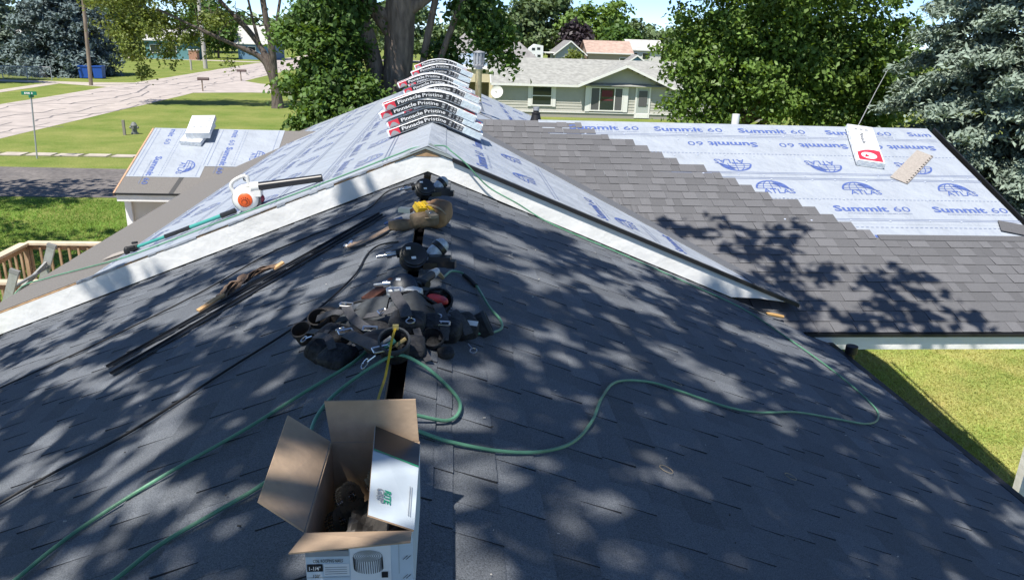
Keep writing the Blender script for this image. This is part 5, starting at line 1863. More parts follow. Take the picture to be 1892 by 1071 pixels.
# ================================================================ TOOLS ON THE ROOF
M_RUBBER = mat('black_rubber', (0.012, 0.012, 0.013), 0.55)
M_HOSE = mat('green_hose', (0.105, 0.270, 0.165), 0.42, 0.25, 5, 0.2, 60)
M_HOSE_PALE = mat('pale_green_hose', (0.12, 0.33, 0.25), 0.4)
M_NYLON = mat('black_nylon', (0.020, 0.021, 0.025), 0.7, 0.35, 40, 0.9, 26, spec=0.35)
M_PAD = mat('charcoal_padding', (0.046, 0.052, 0.060), 0.8, 0.2, 40, 0.3, 160)
M_LEATHER_D = mat('dark_brown_leather', (0.034, 0.029, 0.026), 0.6, 0.3, 18, 0.3, 60)
M_LEATHER = mat('tan_leather', (0.30, 0.17, 0.075), 0.65, 0.3, 14, 0.35, 45, second=(0.16, 0.085, 0.04), second_scale=9)
M_STRAP = mat('tan_strap', (0.36, 0.25, 0.17), 0.7, 0.2, 18)
M_YELLOW = mat('yellow_plastic', (0.50, 0.34, 0.02), 0.4)
M_BLACKPL = mat('black_plastic', (0.018, 0.018, 0.02), 0.35, 0.2, 30)
M_ALU = mat('cast_aluminium', (0.50, 0.53, 0.56), 0.5, 0.2, 40, 0.2, 80, metal=0.35)
M_ORANGE = mat('orange_plastic', (0.66, 0.10, 0.015), 0.45)
M_WHITEPL = mat('white_tool_plastic', (0.72, 0.71, 0.68), 0.35)
def rf(x, y, off=0.0):
    return (x, y, zf(x)+0.014+off)
def ru(x, y, off=0.0):
    return (x, y, zu(x)+0.010+off)
def hose(name, label, pts, r, m_, n=6, sides=8, group=None, cat='hose'):
    g = MB()
    g.tube(curve_pts(pts, n), r, sides)
    return tag(g.build(name, m_), label, cat, group)
R_ = 0.0066
hA = [(-0.30, 3.00), (-0.36, 2.82), (-0.55, 2.68), (-0.75, 2.53), (-1.00, 2.39), (-1.21, 2.22), (-1.33, 2.02), (-1.5, 1.6)]
hose('air_hose', 'green air hose running from the tool belt to the lower left corner', [rf(x, y, R_) for x, y in hA], R_, M_HOSE, group='air hoses on the roof')
hB = [(-0.95, 1.80), (-0.91, 1.84), (-0.83, 1.93), (-0.69, 2.00), (-0.56, 2.07), (-0.47, 2.20), (-0.46, 2.40), (-0.43, 2.52), (-0.38, 2.60), (-0.28, 2.64), (-0.19, 2.66), (-0.10, 2.65), (-0.02, 2.61), (0.04, 2.50), (0.035, 2.39), (-0.01, 2.31), (-0.11, 2.24), (-0.19, 2.20)]
hose('air_hose', 'green air hose looping behind the cardboard box over the ridge', [rf(x, y, R_+(0.02 if -0.3 < x < -0.08 else 0)) for x, y in hB], R_, M_HOSE, group='air hoses on the roof')
hC = [(-0.19, 2.17), (-0.10, 2.18), (0.00, 2.18), (0.17, 2.23), (0.33, 2.33), (0.47, 2.49), (0.59, 2.74), (0.69, 3.03), (0.82, 3.30), (1.03, 3.47), (1.22, 3.51), (1.48, 3.54), (1.72, 3.65), (2.08, 3.92), (2.42, 4.09), (2.76, 4.26), (3.00, 4.52), (3.13, 4.83), (3.12, 5.39), (2.95, 5.98), (2.73, 6.44), (2.29, 6.56), (1.63, 6.66), (0.95, 6.71)]
pc = [rf(x, y, R_) for x, y in hC]+[(0.62, 6.73, 4.13+0.02), (0.35, 6.74, 4.30), (0.15, 6.75, 4.50), (0.02, 6.79, 4.60), (-0.06, 6.92, 4.63)]
pc += [ru(-0.30, 7.0, R_), ru(-0.49, 7.03, R_), ru(-1.14, 7.0, R_), ru(-1.6, 7.02, R_), ru(-2.08, 7.08, R_), ru(-2.97, 7.12, R_), ru(-3.6, 7.5, R_), ru(-4.17, 7.88, R_), (-4.5, 7.9, 2.9), (-4.62, 7.7, 2.5), (-4.7, 7.5, 1.0)]
hose('air_hose', 'long green air hose snaking over the right slope and up across the white fascia', pc, R_, M_HOSE, group='air hoses on the roof')
hD = [(-0.03, 3.86), (-0.01, 3.95), (0.02, 4.05), (0.08, 4.08), (0.15, 3.96), (0.21, 3.68), (0.26, 3.54), (0.25, 3.40), (0.15, 3.25), (0.04, 3.20), (-0.08, 3.20)]
hose('air_hose', 'short green whip hose curving round the right side of the tool belt', [rf(x, y, R_+0.004) for x, y in hD], R_, M_HOSE, group='air hoses on the roof')
g = MB()
g.tube([rf(0.085, 4.06, R_+0.004), rf(0.12, 4.02, R_+0.004), rf(0.15, 3.95, R_+0.004)], 0.013, 8)
tag(g.build('hose_sleeve', M_RUBBER), 'black rubber sleeve on the short green whip hose', 'sleeve')
K_ = 0.0058
hE = [(-0.30, 6.45), (-0.50, 6.55), (-0.58, 6.35), (-0.63, 6.09), (-0.78, 5.92), (-0.96, 5.84), (-1.38, 5.76), (-1.74, 5.30), (-2.28, 4.92), (-2.88, 4.67), (-3.4, 4.4)]
hose('air_hose', 'upper black air hose running along the left slope below the fascia', [rf(x, y, K_) for x, y in hE], K_, M_RUBBER, group='air hoses on the roof')
hF = [(-0.31, 4.55), (-0.38, 4.62), (-0.45, 4.64), (-0.50, 4.5), (-0.54, 4.10), (-0.73, 3.63), (-1.02, 3.31), (-1.33, 2.97), (-1.60, 2.82), (-1.78, 2.69), (-2.2, 2.4)]
hose('air_hose', 'lower black air hose from the middle nail gun down the left slope', [rf(x, y, K_) for x, y in hF], K_, M_RUBBER, group='air hoses on the roof')
# rubber bands and debris
for i, (x, y, lb) in enumerate(((1.23, 3.63, 'pale rubber band lying above the green hose'), (0.86, 2.55, 'pale rubber band lying below the green hose curve'), (1.58, 2.93, 'faint rubber band low on the right slope'))):
    g = MB(frame(rf(x, y, 0.002), *RIGHT))
    g.tube([(0.022*math.cos(a)*1.1, 0.03*math.sin(a), 0) for a in [2*math.pi*k/14 for k in range(15)]], 0.0016, 5, 0, False)
    tag(g.build('rubber_band', mat('rubber_band', (0.34, 0.27, 0.18), 0.6)), lb, 'rubber band')

# ---- drip edge lengths on the left slope
def drip(label, a, b, w, lift):
    A, B = Vector(rf(*a, lift)), Vector(rf(*b, lift))
    d = (B-A).normalized()
    n = Vector((-SI, 0, CO))
    s = d.cross(n).normalized()
    g = MB()
    prof = [(0, 0), (w, 0), (w, 0.016), (w-0.003, 0.016), (w-0.003, 0.003), (0.0, 0.003)]
    g.prism([A+s*p+n*q for p, q in prof], B-A)
    o = g.build('drip_edge_length', mat('painted_black_metal', (0.016, 0.018, 0.022), 0.35))
    return tag(o, label, 'metal strip', 'spare drip edge lengths on the left slope')
drip('upper black metal drip edge length on the left slope', (-0.50, 5.66), (-1.95, 4.16), 0.035, 0.002)
drip('lower black metal drip edge length on the left slope', (-0.46, 5.55), (-1.84, 3.97), 0.045, 0.002)
# crumpled brown leather and broken wood beside the strips
rag = thing('leather_scrap', 'crumpled brown leather rag with wood splinters beside the black metal strips', 'rag', rf(-1.42, 4.95))
g = MB()
M_DUSTY = mat('dusty_leather', (0.15, 0.10, 0.07), 0.8, 0.4, 22, 0.5, 40)
rg = random.Random(13)
for q in range(7):
    ox, oy = rg.uniform(-0.03, 0.03), rg.uniform(-0.03, 0.03)
    P = [rf(-1.49+ox, 4.84+oy, 0.012), rf(-1.43+ox+rg.uniform(-.02, .02), 4.93+oy, 0.03+rg.uniform(0, .03)), rf(-1.37+ox+rg.uniform(-.02, .02), 5.02+oy, 0.03+rg.uniform(0, .035)), rf(-1.29+ox, 5.09+oy, 0.025+rg.uniform(0, .03)), rf(-1.20+ox+rg.uniform(-.02, .03), 5.14+oy, 0.012)]
    P = curve_pts(P, 5)
    vs, fs = [], []
    for i_, p in enumerate(P):
        dd = (P[min(i_+1, len(P)-1)]-P[max(i_-1, 0)]).normalized()
        a_ = rg.uniform(-0.3, 0.3)+1.1*math.sin(i_*0.5+q)
        nn = Vector((-SI+math.sin(a_), 0.2, CO+math.cos(a_))).normalized()
        sd = dd.cross(nn).normalized()*rg.uniform(0.018, 0.034)
        vs += [p+sd, p-sd, p-sd+nn*0.003, p+sd+nn*0.003]
    for i_ in range(len(P)-1):
        for j_ in range(4):
            fs.append((4*i_+j_, 4*i_+4+j_, 4*i_+4+(j_+1) % 4, 4*i_+(j_+1) % 4))
    g.add(vs, fs)
stuff(g.build('rag', M_DUSTY, rag))
M_SPLINT = mat('fresh_wood', (0.52, 0.32, 0.15), 0.8, 0.25, 25)
for a, b in (((-1.60, 4.70), (-1.47, 4.84)), ((-1.57, 4.79), (-1.48, 4.84)), ((-1.20, 5.10), (-1.14, 5.14))):
    g = MB()
    g.bar(rf(*a, 0.012), rf(*b, 0.025), 0.035, 0.014)
    g.build('splinter', M_SPLINT, rag)
# chisel with wooden handle at the right
t = thing('pry_tool', 'wooden handled flat tool lying at the foot of the fascia', 'hand tool', rf(2.95, 6.55))
g = MB()
a_, b_, c_ = Vector(rf(2.86, 6.58, 0.015)), Vector(rf(3.05, 6.62, 0.02)), Vector((3.24, 6.66, zf(3.24)+0.06))
g.tube([b_, b_.lerp(c_, 0.2), b_.lerp(c_, 0.6), c_], [0.012, 0.017, 0.019, 0.016], 10)
g.build('handle', mat('varnished_handle', (0.50, 0.30, 0.11), 0.4), t)
g = MB()
g.bar(a_, b_, 0.03, 0.008)
g.build('blade', M_BLACKPL, t)

# ---- coil nailers
def nailer(label, x, y, rz, drumcol, full=True, scale=1.0):
    base = rf(x, y)
    base = (base[0], base[1], zf(XR)+0.005 if abs(x-XR) < 0.12 else base[2])
    t = thing('coil_nailer', label, 'nail gun', base, 'coil nailers along the ridge')
    Mx = Matrix.Translation(base) @ Matrix.Rotation(rz, 4, 'Z') @ Matrix.Scale(scale, 4)
    ax = Vector((0.1, -0.75, 0.62)).normalized()
    c0 = Vector((-0.055, -0.01, 0.055))
    g = MB(Mx)
    g.lathe([(0.0, 0.05), (0.050, 0.05), (0.058, 0.045), (0.060, 0.035), (0.066, 0.033), (0.067, 0.020), (0.062, 0.018), (0.062, -0.03), (0.05, -0.04), (0.0, -0.04)], c0, ax, 26)
    drum = g.build('magazine', drumcol, t)
    g = MB(Mx)
    e1 = ax.cross(Vector((0, 0, 1))).normalized()
    e2 = ax.cross(e1)
    for (u, v, w, h) in ((-0.025, -0.028, 0.022, 0.013), (-0.005, 0.022, 0.022, 0.013)):
        p = c0+ax*0.052
        g.add([p+e1*(u-w/2)*-1+e2*(v-h/2), p+e1*(u+w/2)*-1+e2*(v-h/2), p+e1*(u+w/2)*-1+e2*(v+h/2), p+e1*(u-w/2)*-1+e2*(v+h/2)], [(0, 1, 2, 3)])
    stuff(g.build('sticker', M_WHITEP, drum))
    if full:
        g = MB(Mx)
        hx = Vector((0.065, 0.045, 0.075))
        a2 = Vector((0.55, 0.25, 0.45)).normalized()
        g.lathe([(0.0, 0.062), (0.022, 0.060), (0.032, 0.050), (0.034, 0.040), (0.039, 0.038), (0.040, 0.02), (0.036, 0.018), (0.036, -0.02), (0.030, -0.05), (0.0, -0.05)], hx, a2, 22)
        g.build('head', M_ALU, t)
        g = MB(Mx)
        g.lathe([(0.042, 0.008), (0.043, -0.014), (0.036, -0.018)], hx+a2*0.02, a2, 22)
        g.build('head_band', M_BLACKPL, t)
    g = MB(Mx)
    g.box((0.075, -0.025, 0.040), (0.12, 0.055, 0.05), 0, Matrix.Rotation(-0.25, 3, 'Z'), 0.5, 0.85)
    g.box((0.128, -0.045, 0.030), (0.04, 0.045, 0.035), 0, Matrix.Rotation(-0.3, 3, 'Z'))
    g.box((0.02, -0.035, 0.025), (0.07, 0.05, 0.03), 0, Matrix.Rotation(0.2, 3, 'Z'))
    g.build('nose', M_BLACKPL, t)
    g = MB(Mx)
    g.tube(curve_pts([(0.045, 0.05, 0.06), (-0.02, 0.085, 0.065), (-0.08, 0.10, 0.055), (-0.13, 0.10, 0.045)], 3), [0.022, 0.022, 0.021, 0.02, 0.02, 0.02, 0.021, 0.022, 0.023, 0.023], 12)
    g.build('handle', M_RUBBER, t)
    g = MB(Mx)
    g.cyl((-0.13, 0.10, 0.045), (-0.165, 0.098, 0.04), 0.013, None, 12)
    g.cyl((-0.155, 0.10, 0.041), (-0.178, 0.098, 0.038), 0.018, None, 12)
    g.cyl((-0.178, 0.098, 0.038), (-0.225, 0.10, 0.03), 0.010, 0.008, 10)
    g.build('fitting', M_STEEL, t)
    g = MB(Mx)
    g.tube([(0.0, 0.06, 0.045), (-0.005, 0.035, 0.035), (-0.02, 0.03, 0.04)], 0.006, 6)
    g.build('trigger', M_STEEL, t)
    return t
nailer('black coil nail gun with silver head, farthest up the ridge', -0.13, 5.76, 0.15, M_BLACKPL, scale=1.1)
nailer('black coil nail gun with silver head in the middle of the ridge', -0.13, 3.90, 0.1, M_BLACKPL, scale=1.1)
t3 = nailer('nail gun with dark blue drum lying against the black tool belt', -0.15, 3.38, -0.15, mat('navy_plastic', (0.02, 0.032, 0.055), 0.4), False, 1.0)
g = MB()
g.blob((-0.235, 3.235, ZF+0.095), (0.040, 0.030, 0.022), 14, 0, Matrix.Rotation(0.2, 3, 'Z'), 0.04, 2, 0.55)
g.blob((-0.155, 3.225, ZF+0.095), (0.042, 0.030, 0.024), 14, 0, Matrix.Rotation(-0.3, 3, 'Z'), 0.04, 3, 0.55)
g.tube([(-0.085, 3.63, ZF+0.05), (-0.060, 3.71, ZF+0.045)], [0.024, 0.018], 12)
g.build('head', M_ALU, t3)
g = MB()
g.tube([(-0.145, 3.40, ZF+0.065), (-0.115, 3.52, ZF+0.06), (-0.085, 3.63, ZF+0.05)], [0.020, 0.023, 0.022], 12)
g.build('grip', M_RUBBER, t3)
g = MB()
g.cyl((-0.060, 3.71, ZF+0.045), rf(-0.03, 3.86, 0.012), 0.012, 0.010, 12)
g.build('swivel', mat('brass_swivel', (0.52, 0.40, 0.22), 0.35, metal=0.6), t3)
# rusty bar behind the belt
g = MB()
g.bar(rf(-0.40, 3.52, 0.025), rf(-0.27, 3.68, 0.025), 0.06, 0.018)
tag(g.build('rusty_plate', mat('rusty_steel', (0.13, 0.05, 0.03), 0.8, 0.4, 30)), 'small rusty plate sticking out behind the tool belt', 'metal plate')

# ---- tan leather tool pouch with tools
tp = thing('tool_pouch', 'tan leather tool pouch with a yellow tool on the ridge', 'tool pouch', rf(-0.15, 5.0))
ZP = ZF+0.01
g = MB()
g.blob((-0.075, 4.97, ZP+0.045), (0.085, 0.11, 0.070), 22, 0, Matrix.Rotation(-0.35, 3, 'Z') @ Matrix.Rotation(0.25, 3, 'X'), 0.035, 3, 0.5)
g.build('pouch', M_LEATHER, tp)
g = MB()
g.blob((-0.14, 5.09, ZP+0.055), (0.105, 0.05, 0.042), 18, 0, Matrix.Rotation(0.2, 3, 'Z'), 0.05, 7, 0.6)
g.build('rolled_belt', mat('pinkish_leather', (0.27, 0.17, 0.12), 0.7, 0.3, 20, 0.4, 45), tp)
MATS_OL = mat('olive_leather', (0.16, 0.115, 0.07), 0.7, 0.3, 20, 0.5, 45)
g = MB()
g.blob((-0.155, 4.84, ZP+0.035), (0.095, 0.055, 0.045), 18, 0, Matrix.Rotation(0.45, 3, 'Z'), 0.04, 11, 0.5)
g.build('pocket', MATS_OL, tp)
g = MB()
g.blob((-0.29, 4.84, ZP-0.005), (0.10, 0.04, 0.035), 16, 0, Matrix.Rotation(0.1, 3, 'Z'), 0.06, 9, 0.55)
g.build('pocket', MATS_OL, tp)
g = MB()
g.tube(curve_pts([(-0.165, 4.93, ZP+0.10), (-0.12, 4.90, ZP+0.115), (-0.06, 4.87, ZP+0.10), (-0.02, 4.88, ZP+0.06)], 5), 0.006, 6)
g.tube(curve_pts([(-0.235, 4.86, ZP+0.055), (-0.16, 4.785, ZP+0.055), (-0.09, 4.80, ZP+0.06)], 5), 0.005, 6)
g.build('seam', mat('pale_seam', (0.34, 0.26, 0.17), 0.7), tp)
yt = thing('utility_tool', 'yellow handled utility tool lying in the tan pouch', 'hand tool', (-0.18, 4.97, ZP+0.08))
g = MB()
R1 = Matrix.Rotation(0.45, 3, 'Z') @ Matrix.Rotation(0.4, 3, 'X')
g.box((-0.185, 4.90, ZP+0.100), (0.075, 0.085, 0.035), 0, R1, 0.5, 0.8)
for k in (-1, 0, 1):
    g.box((-0.185+0.022*k, 4.897+0.01*k, ZP+0.118), (0.012, 0.06, 0.012), 0, R1)
g.bar((-0.165, 4.97, ZP+0.125), (-0.10, 4.85, ZP+0.09), 0.018, 0.012)
g.build('body', M_YELLOW, yt)
g = MB()
g.box((-0.285, 4.95, ZP+0.07), (0.085, 0.05, 0.03), 0, Matrix.Rotation(-0.35, 3, 'Z'))
tag(g.build('tape_measure', mat('brushed_blade', (0.30, 0.36, 0.42), 0.35, metal=0.7)), 'grey metal tool end beside the yellow tool in the pouch', 'hand tool')
g = MB()
g.bar((-0.13, 4.85, ZP+0.085), (-0.09, 4.76, ZP+0.07), 0.05, 0.02)
g.build('flap', mat('scuffed_leather', (0.22, 0.19, 0.14), 0.6), tp)
g = MB()
for q in ((-0.12, 4.80, 0.088), (-0.20, 4.80, 0.07)):
    g.blob((q[0], q[1], ZP+q[2]), (0.01, 0.01, 0.006), 8)
g.build('rivets', M_STEEL, tp)
# blue marker and tan strap with chrome buckle
g = MB()
g.cyl(rf(-0.44, 5.16, 0.02), rf(-0.32, 5.10, 0.03), 0.011, None, 10)
tag(g.build('marker', mat('blue_marker', (0.02, 0.05, 0.16), 0.4)), 'dark blue marker beside the tan tool pouch', 'marker')
sp = thing('strap', 'broad tan strap with chrome buckle curling left from the pouch', 'strap', rf(-0.5, 4.95))
g = MB()
path = curve_pts([rf(-0.36, 5.06, 0.012), rf(-0.42, 4.98, 0.014), rf(-0.50, 4.90, 0.014), rf(-0.60, 4.88, 0.016), rf(-0.66, 4.91, 0.02)], 5)
vs, fs = [], []
for i, p in enumerate(path):
    d = (path[min(i+1, len(path)-1)]-path[max(i-1, 0)]).normalized()
    n = Vector((-SI, 0, CO))
    s = d.cross(n).normalized()*0.036
    vs += [p+s, p-s, p-s+n*0.006, p+s+n*0.006]
for i in range(len(path)-1):
    for j in range(4):
        fs.append((4*i+j, 4*i+4+j, 4*i+4+(j+1) % 4, 4*i+(j+1) % 4))
fs += [(3, 2, 1, 0), tuple(4*(len(path)-1)+j for j in range(4))]
g.add(vs, fs)
g.build('webbing', M_STRAP, sp)
g = MB()
for dy in (-0.025, 0.0, 0.028):
    g.tube([rf(-0.665+0.03*math.cos(a), 4.93+dy*0.7+0.028*math.sin(a), 0.02+0.012*math.sin(2*a)) for a in [2*math.pi*k/10 for k in range(11)]], 0.005, 6, 0, False)
g.build('buckle', M_STEEL, sp)

# ---- the black tool belt
belt = thing('tool_belt', 'big black padded tool belt with pouches and silver buckles across the ridge', 'tool belt', rf(-0.2, 3.2))
def ribbon(m, pts, width, th, up=None, mi=0):
    """flat strap along pts; up(i) gives its surface normal"""
    vs, fs = [], []
    P = [Vector(p) for p in pts]
    for i, p in enumerate(P):
        d = (P[min(i+1, len(P)-1)]-P[max(i-1, 0)]).normalized()
        n = Vector(up(i) if callable(up) else (up or (0, 0, 1))).normalized()
        s = d.cross(n).normalized()*width/2
        n = s.cross(d).normalized()
        vs += [p+s, p-s, p-s+n*th, p+s+n*th]
    for i in range(len(P)-1):
        for j in range(4):
            fs.append((4*i+j, 4*i+4+j, 4*i+4+(j+1) % 4, 4*i+(j+1) % 4))
    fs += [(3, 2, 1, 0), tuple(4*(len(P)-1)+j for j in range(4))]
    m.add(vs, fs, mi, False)
def pad(name, pts, h, lean, m_, th=0.03):
    g = MB()
    P = curve_pts(pts, 6)
    vs, fs = [], []
    for i, p in enumerate(P):
        d = (P[min(i+1, len(P)-1)]-P[max(i-1, 0)])
        d.z = 0
        d.normalize()
        out = Vector((d.y, -d.x, 0))          # towards the viewer
        t_ = i/(len(P)-1)
        hh = h*(0.35+0.65*math.sin(math.pi*(0.12+0.76*t_))**0.6)
        upv = (Vector((0, 0, 1))*math.cos(lean)-out*math.sin(lean))
        for q, w in ((0.0, 0.5), (0.12, 1.0), (0.5, 1.15), (0.88, 1.0), (1.0, 0.5)):
            vs.append(p+upv*hh*q+out*th/2*w)
        for q, w in ((1.0, 0.5), (0.88, 1.0), (0.5, 1.15), (0.12, 1.0), (0.0, 0.5)):
            vs.append(p+upv*hh*q-out*th/2*w)
    n = 10
    for i in range(len(P)-1):
        for j in range(n):
            fs.append((n*i+j, n*i+(j+1) % n, n*i+n+(j+1) % n, n*i+n+j))
    fs += [tuple(range(n)), tuple(n*(len(P)-1)+j for j in range(n-1, -1, -1))]
    g.add(vs, fs, 0, True)
    return g.build(name, m_, belt)
LEAN = math.radians(48)
p1 = pad('pad', [rf(-0.53, 3.28, 0.02), rf(-0.46, 3.20, 0.025), rf(-0.37, 3.16, 0.03), rf(-0.275, 3.14, 0.035)], 0.135, LEAN, M_PAD)
p2 = pad('pad', [rf(-0.265, 3.14, 0.035), rf(-0.17, 3.10, 0.03), rf(-0.09, 3.10, 0.03), rf(-0.02, 3.13, 0.03)], 0.125, LEAN, M_PAD)
for pd, pts in ((p1, [(-0.55, 3.33), (-0.47, 3.30), (-0.37, 3.262), (-0.275, 3.235)]), (p2, [(-0.265, 3.23), (-0.17, 3.195), (-0.085, 3.19), (-0.01, 3.18)])):
    g = MB()
    g.tube(curve_pts([rf(x, y, 0.115-0.022*abs(i_-1.5)) for i_, (x, y) in enumerate(pts)], 6), 0.006, 8)
    g.build('piping', M_NYLON, pd)
    g = MB()
    for q in (0.045, 0.075):
        g.tube(curve_pts([rf(x, y-(0.115-q)*1.0, q+0.008) for x, y in pts], 6), 0.0028, 5)
    g.build('seam', M_NYLON, pd)
def pouch(name, c, axis, r0, r1, depth, m_, rim=M_LEATHER_D, flat=1.0):
    """an open pouch: a shell whose mouth looks along axis"""
    ax = Vector(axis).normalized()
    g = MB()
    g.lathe([(0.0, -depth), (r1*0.75, -depth), (r1, -depth*0.85), (r0, 0.0), (r0*0.93, 0.0), (r1*0.9, -depth*0.8), (0.0, -depth*0.82)], c, ax, 20)
    o = g.build(name, m_, belt)
    g = MB()
    g.lathe([(r0*1.04, -0.012), (r0*1.04, 0.004), (r0*0.90, 0.006), (r0*0.90, -0.006)], c, ax, 20)
    g.build('rim', rim, o)
    return o
pouch('pouch', rf(-0.67, 3.28, 0.075), (-0.25, -0.45, 0.85), 0.046, 0.040, 0.085, M_LEATHER_D)
pouch('pouch', rf(-0.60, 3.34, 0.085), (-0.15, -0.5, 0.85), 0.050, 0.045, 0.10, M_LEATHER_D)
pouch('pouch', rf(-0.205, 2.69, 0.080), (0.0, -0.5, 0.85), 0.060, 0.055, 0.10, M_NYLON, M_PAD)
pouch('pouch', rf(-0.065, 2.91, 0.045), (0.05, -0.5, 0.85), 0.048, 0.042, 0.05, M_NYLON, M_NYLON)
pouch('pouch', rf(-0.045, 3.29, 0.085), (0.15, -0.5, 0.83), 0.066, 0.055, 0.10, M_NYLON, M_NYLON)
pouch('pouch', rf(0.185, 3.30, 0.060), (0.9, 0.05, 0.42), 0.060, 0.058, 0.16, M_NYLON, M_PAD)
pouch('pouch', rf(-0.57, 3.05, 0.045), (-0.75, 0.55, 0.30), 0.055, 0.056, 0.19, M_NYLON, M_NYLON)
M_LEATHER_G = mat('dusty_dark_leather', (0.085, 0.072, 0.062), 0.75, 0.35, 24, 0.5, 40)
def bag(c, s, rz, seed, m_=None, sq=0.5):
    g = MB()
    g.blob(c, s, 20, 0, Matrix.Rotation(rz, 3, 'Z') @ Matrix.Rotation(0.2, 3, 'X'), 0.03, seed, sq)
    o = g.build('pouch_body', m_ or M_NYLON, belt)
    return o
bag(rf(-0.555, 3.40, 0.045), (0.055, 0.030, 0.050), -0.5, 21, M_LEATHER_G)
bag(rf(-0.50, 3.14, 0.035), (0.075, 0.06, 0.035), -0.6, 22)
bag(rf(-0.45, 2.90, 0.020), (0.075, 0.07, 0.028), -0.5, 23)
bag(rf(-0.33, 3.02, 0.030), (0.085, 0.07, 0.028), 0.2, 24)
bag(rf(-0.27, 2.86, 0.030), (0.075, 0.06, 0.030), 0.4, 25, M_LEATHER_D)
bag(rf(-0.17, 2.97, 0.045), (0.075, 0.06, 0.038), -0.2, 26)
bag(rf(-0.10, 3.02, 0.040), (0.080, 0.055, 0.040), 0.1, 27)
bag(rf(0.00, 3.06, 0.045), (0.060, 0.06, 0.045), -0.3, 28)
bag(rf(0.07, 3.17, 0.045), (0.060, 0.07, 0.045), 0.3, 29)
bag(rf(-0.01, 2.87, 0.014), (0.034, 0.030, 0.018), 0.2, 30)
bag(rf(-0.135, 2.80, 0.022), (0.045, 0.06, 0.026), 0.0, 31)
def strap(pts, w=0.05):
    g = MB()
    P = curve_pts(pts, 6)
    ribbon(g, P, w, 0.004, (0, -0.45, 0.9))
    return g.build('strap', mat('webbing', (0.060, 0.060, 0.066), 0.8, 0.3, 120), belt)
def buckle(c, w, h, rz):
    g = MB(Matrix.Translation(c) @ Matrix.Rotation(rz, 4, 'Z') @ Matrix.Rotation(0.45, 4, 'X'))
    P = [(-w/2, -h/2, 0), (w/2, -h/2, 0), (w/2, h/2, 0), (-w/2, h/2, 0), (-w/2, -h/2, 0)]
    for a, b in zip(P[:-1], P[1:]):
        g.cyl(a, b, 0.0035, None, 7)
    return g.build('buckle', M_STEEL, belt)
def clip(a, b):
    g = MB()
    a, b = Vector(a), Vector(b)
    g.cyl(a, a.lerp(b, 0.55), 0.004, None, 6)
    mid = a.lerp(b, 0.75)
    e = (b-a).normalized()
    s = e.cross(Vector((0, -0.4, 0.9))).normalized()
    rr_ = (b-a).length*0.25
    g.tube([mid+(e*math.cos(q)+s*math.sin(q))*rr_ for q in [2*math.pi*k/10 for k in range(11)]], 0.003, 5, 0, False)
    return g.build('clip', M_STEEL, belt)
strap([rf(-0.455, 3.235, 0.118), rf(-0.43, 3.15, 0.105), rf(-0.385, 3.05, 0.085), rf(-0.325, 2.94, 0.07)], 0.045)
buckle(rf(-0.455, 3.24, 0.125), 0.055, 0.022, -0.2)
buckle(rf(-0.32, 2.93, 0.078), 0.058, 0.024, -0.1)
clip(rf(-0.46, 3.25, 0.125), rf(-0.485, 3.31, 0.12))
strap([rf(-0.235, 3.17, 0.12), rf(-0.215, 3.09, 0.105), rf(-0.185, 3.00, 0.09), rf(-0.17, 2.93, 0.085)], 0.048)
buckle(rf(-0.24, 3.18, 0.128), 0.058, 0.022, 0.25)
clip(rf(-0.245, 3.20, 0.13), rf(-0.265, 3.26, 0.125))
clip(rf(-0.165, 2.96, 0.09), rf(-0.15, 2.89, 0.08))
strap([rf(-0.42, 2.96, 0.085), rf(-0.37, 2.86, 0.085), rf(-0.31, 2.76, 0.08), rf(-0.255, 2.665, 0.07)], 0.055)
buckle(rf(-0.425, 2.97, 0.092), 0.060, 0.022, 0.55)
buckle(rf(-0.25, 2.655, 0.078), 0.068, 0.026, 0.55)
clip(rf(-0.435, 2.99, 0.092), rf(-0.465, 3.06, 0.085))
clip(rf(-0.27, 2.65, 0.06), rf(-0.33, 2.68, 0.025))
clip(rf(-0.03, 2.985, 0.09), rf(-0.055, 3.06, 0.095))
clip(rf(0.085, 3.04, 0.02), rf(0.115, 2.99, 0.012))
clip(rf(-0.60, 3.17, 0.06), rf(-0.655, 3.20, 0.05))
strap([rf(-0.62, 3.22, 0.07), rf(-0.57, 3.15, 0.075), rf(-0.52, 3.10, 0.07)], 0.035)
strap([rf(-0.56, 3.02, 0.105), rf(-0.50, 2.96, 0.10), rf(-0.47, 2.90, 0.06)], 0.035)
strap([rf(0.02, 3.16, 0.10), rf(0.06, 3.10, 0.095), rf(0.09, 3.06, 0.06)], 0.04)
strap([rf(-0.13, 2.90, 0.06), rf(-0.10, 2.80, 0.02), rf(-0.075, 2.74, 0.008)], 0.03)
strap([rf(-0.60, 3.30, 0.09), rf(-0.52, 3.27, 0.10), rf(-0.46, 3.20, 0.10)], 0.04)
strap([rf(-0.05, 3.16, 0.105), rf(-0.03, 3.08, 0.10), rf(-0.015, 2.99, 0.085), rf(-0.02, 2.93, 0.04)], 0.042)
strap([rf(-0.36, 3.12, 0.075), rf(-0.28, 3.06, 0.08), rf(-0.20, 3.03, 0.085)], 0.035)
buckle(rf(-0.02, 2.985, 0.095), 0.05, 0.022, -0.1)
buckle(rf(-0.28, 3.06, 0.09), 0.04, 0.02, 0.8)
g = MB(Matrix.Translation(rf(0.105, 3.11, 0.098)) @ Matrix.Rotation(-0.35, 4, 'Z') @ Matrix.Rotation(0.7, 4, 'X'))
g.box((0, 0, 0), (0.05, 0.024, 0.002))
g.build('label_patch', M_WHITEP, belt)
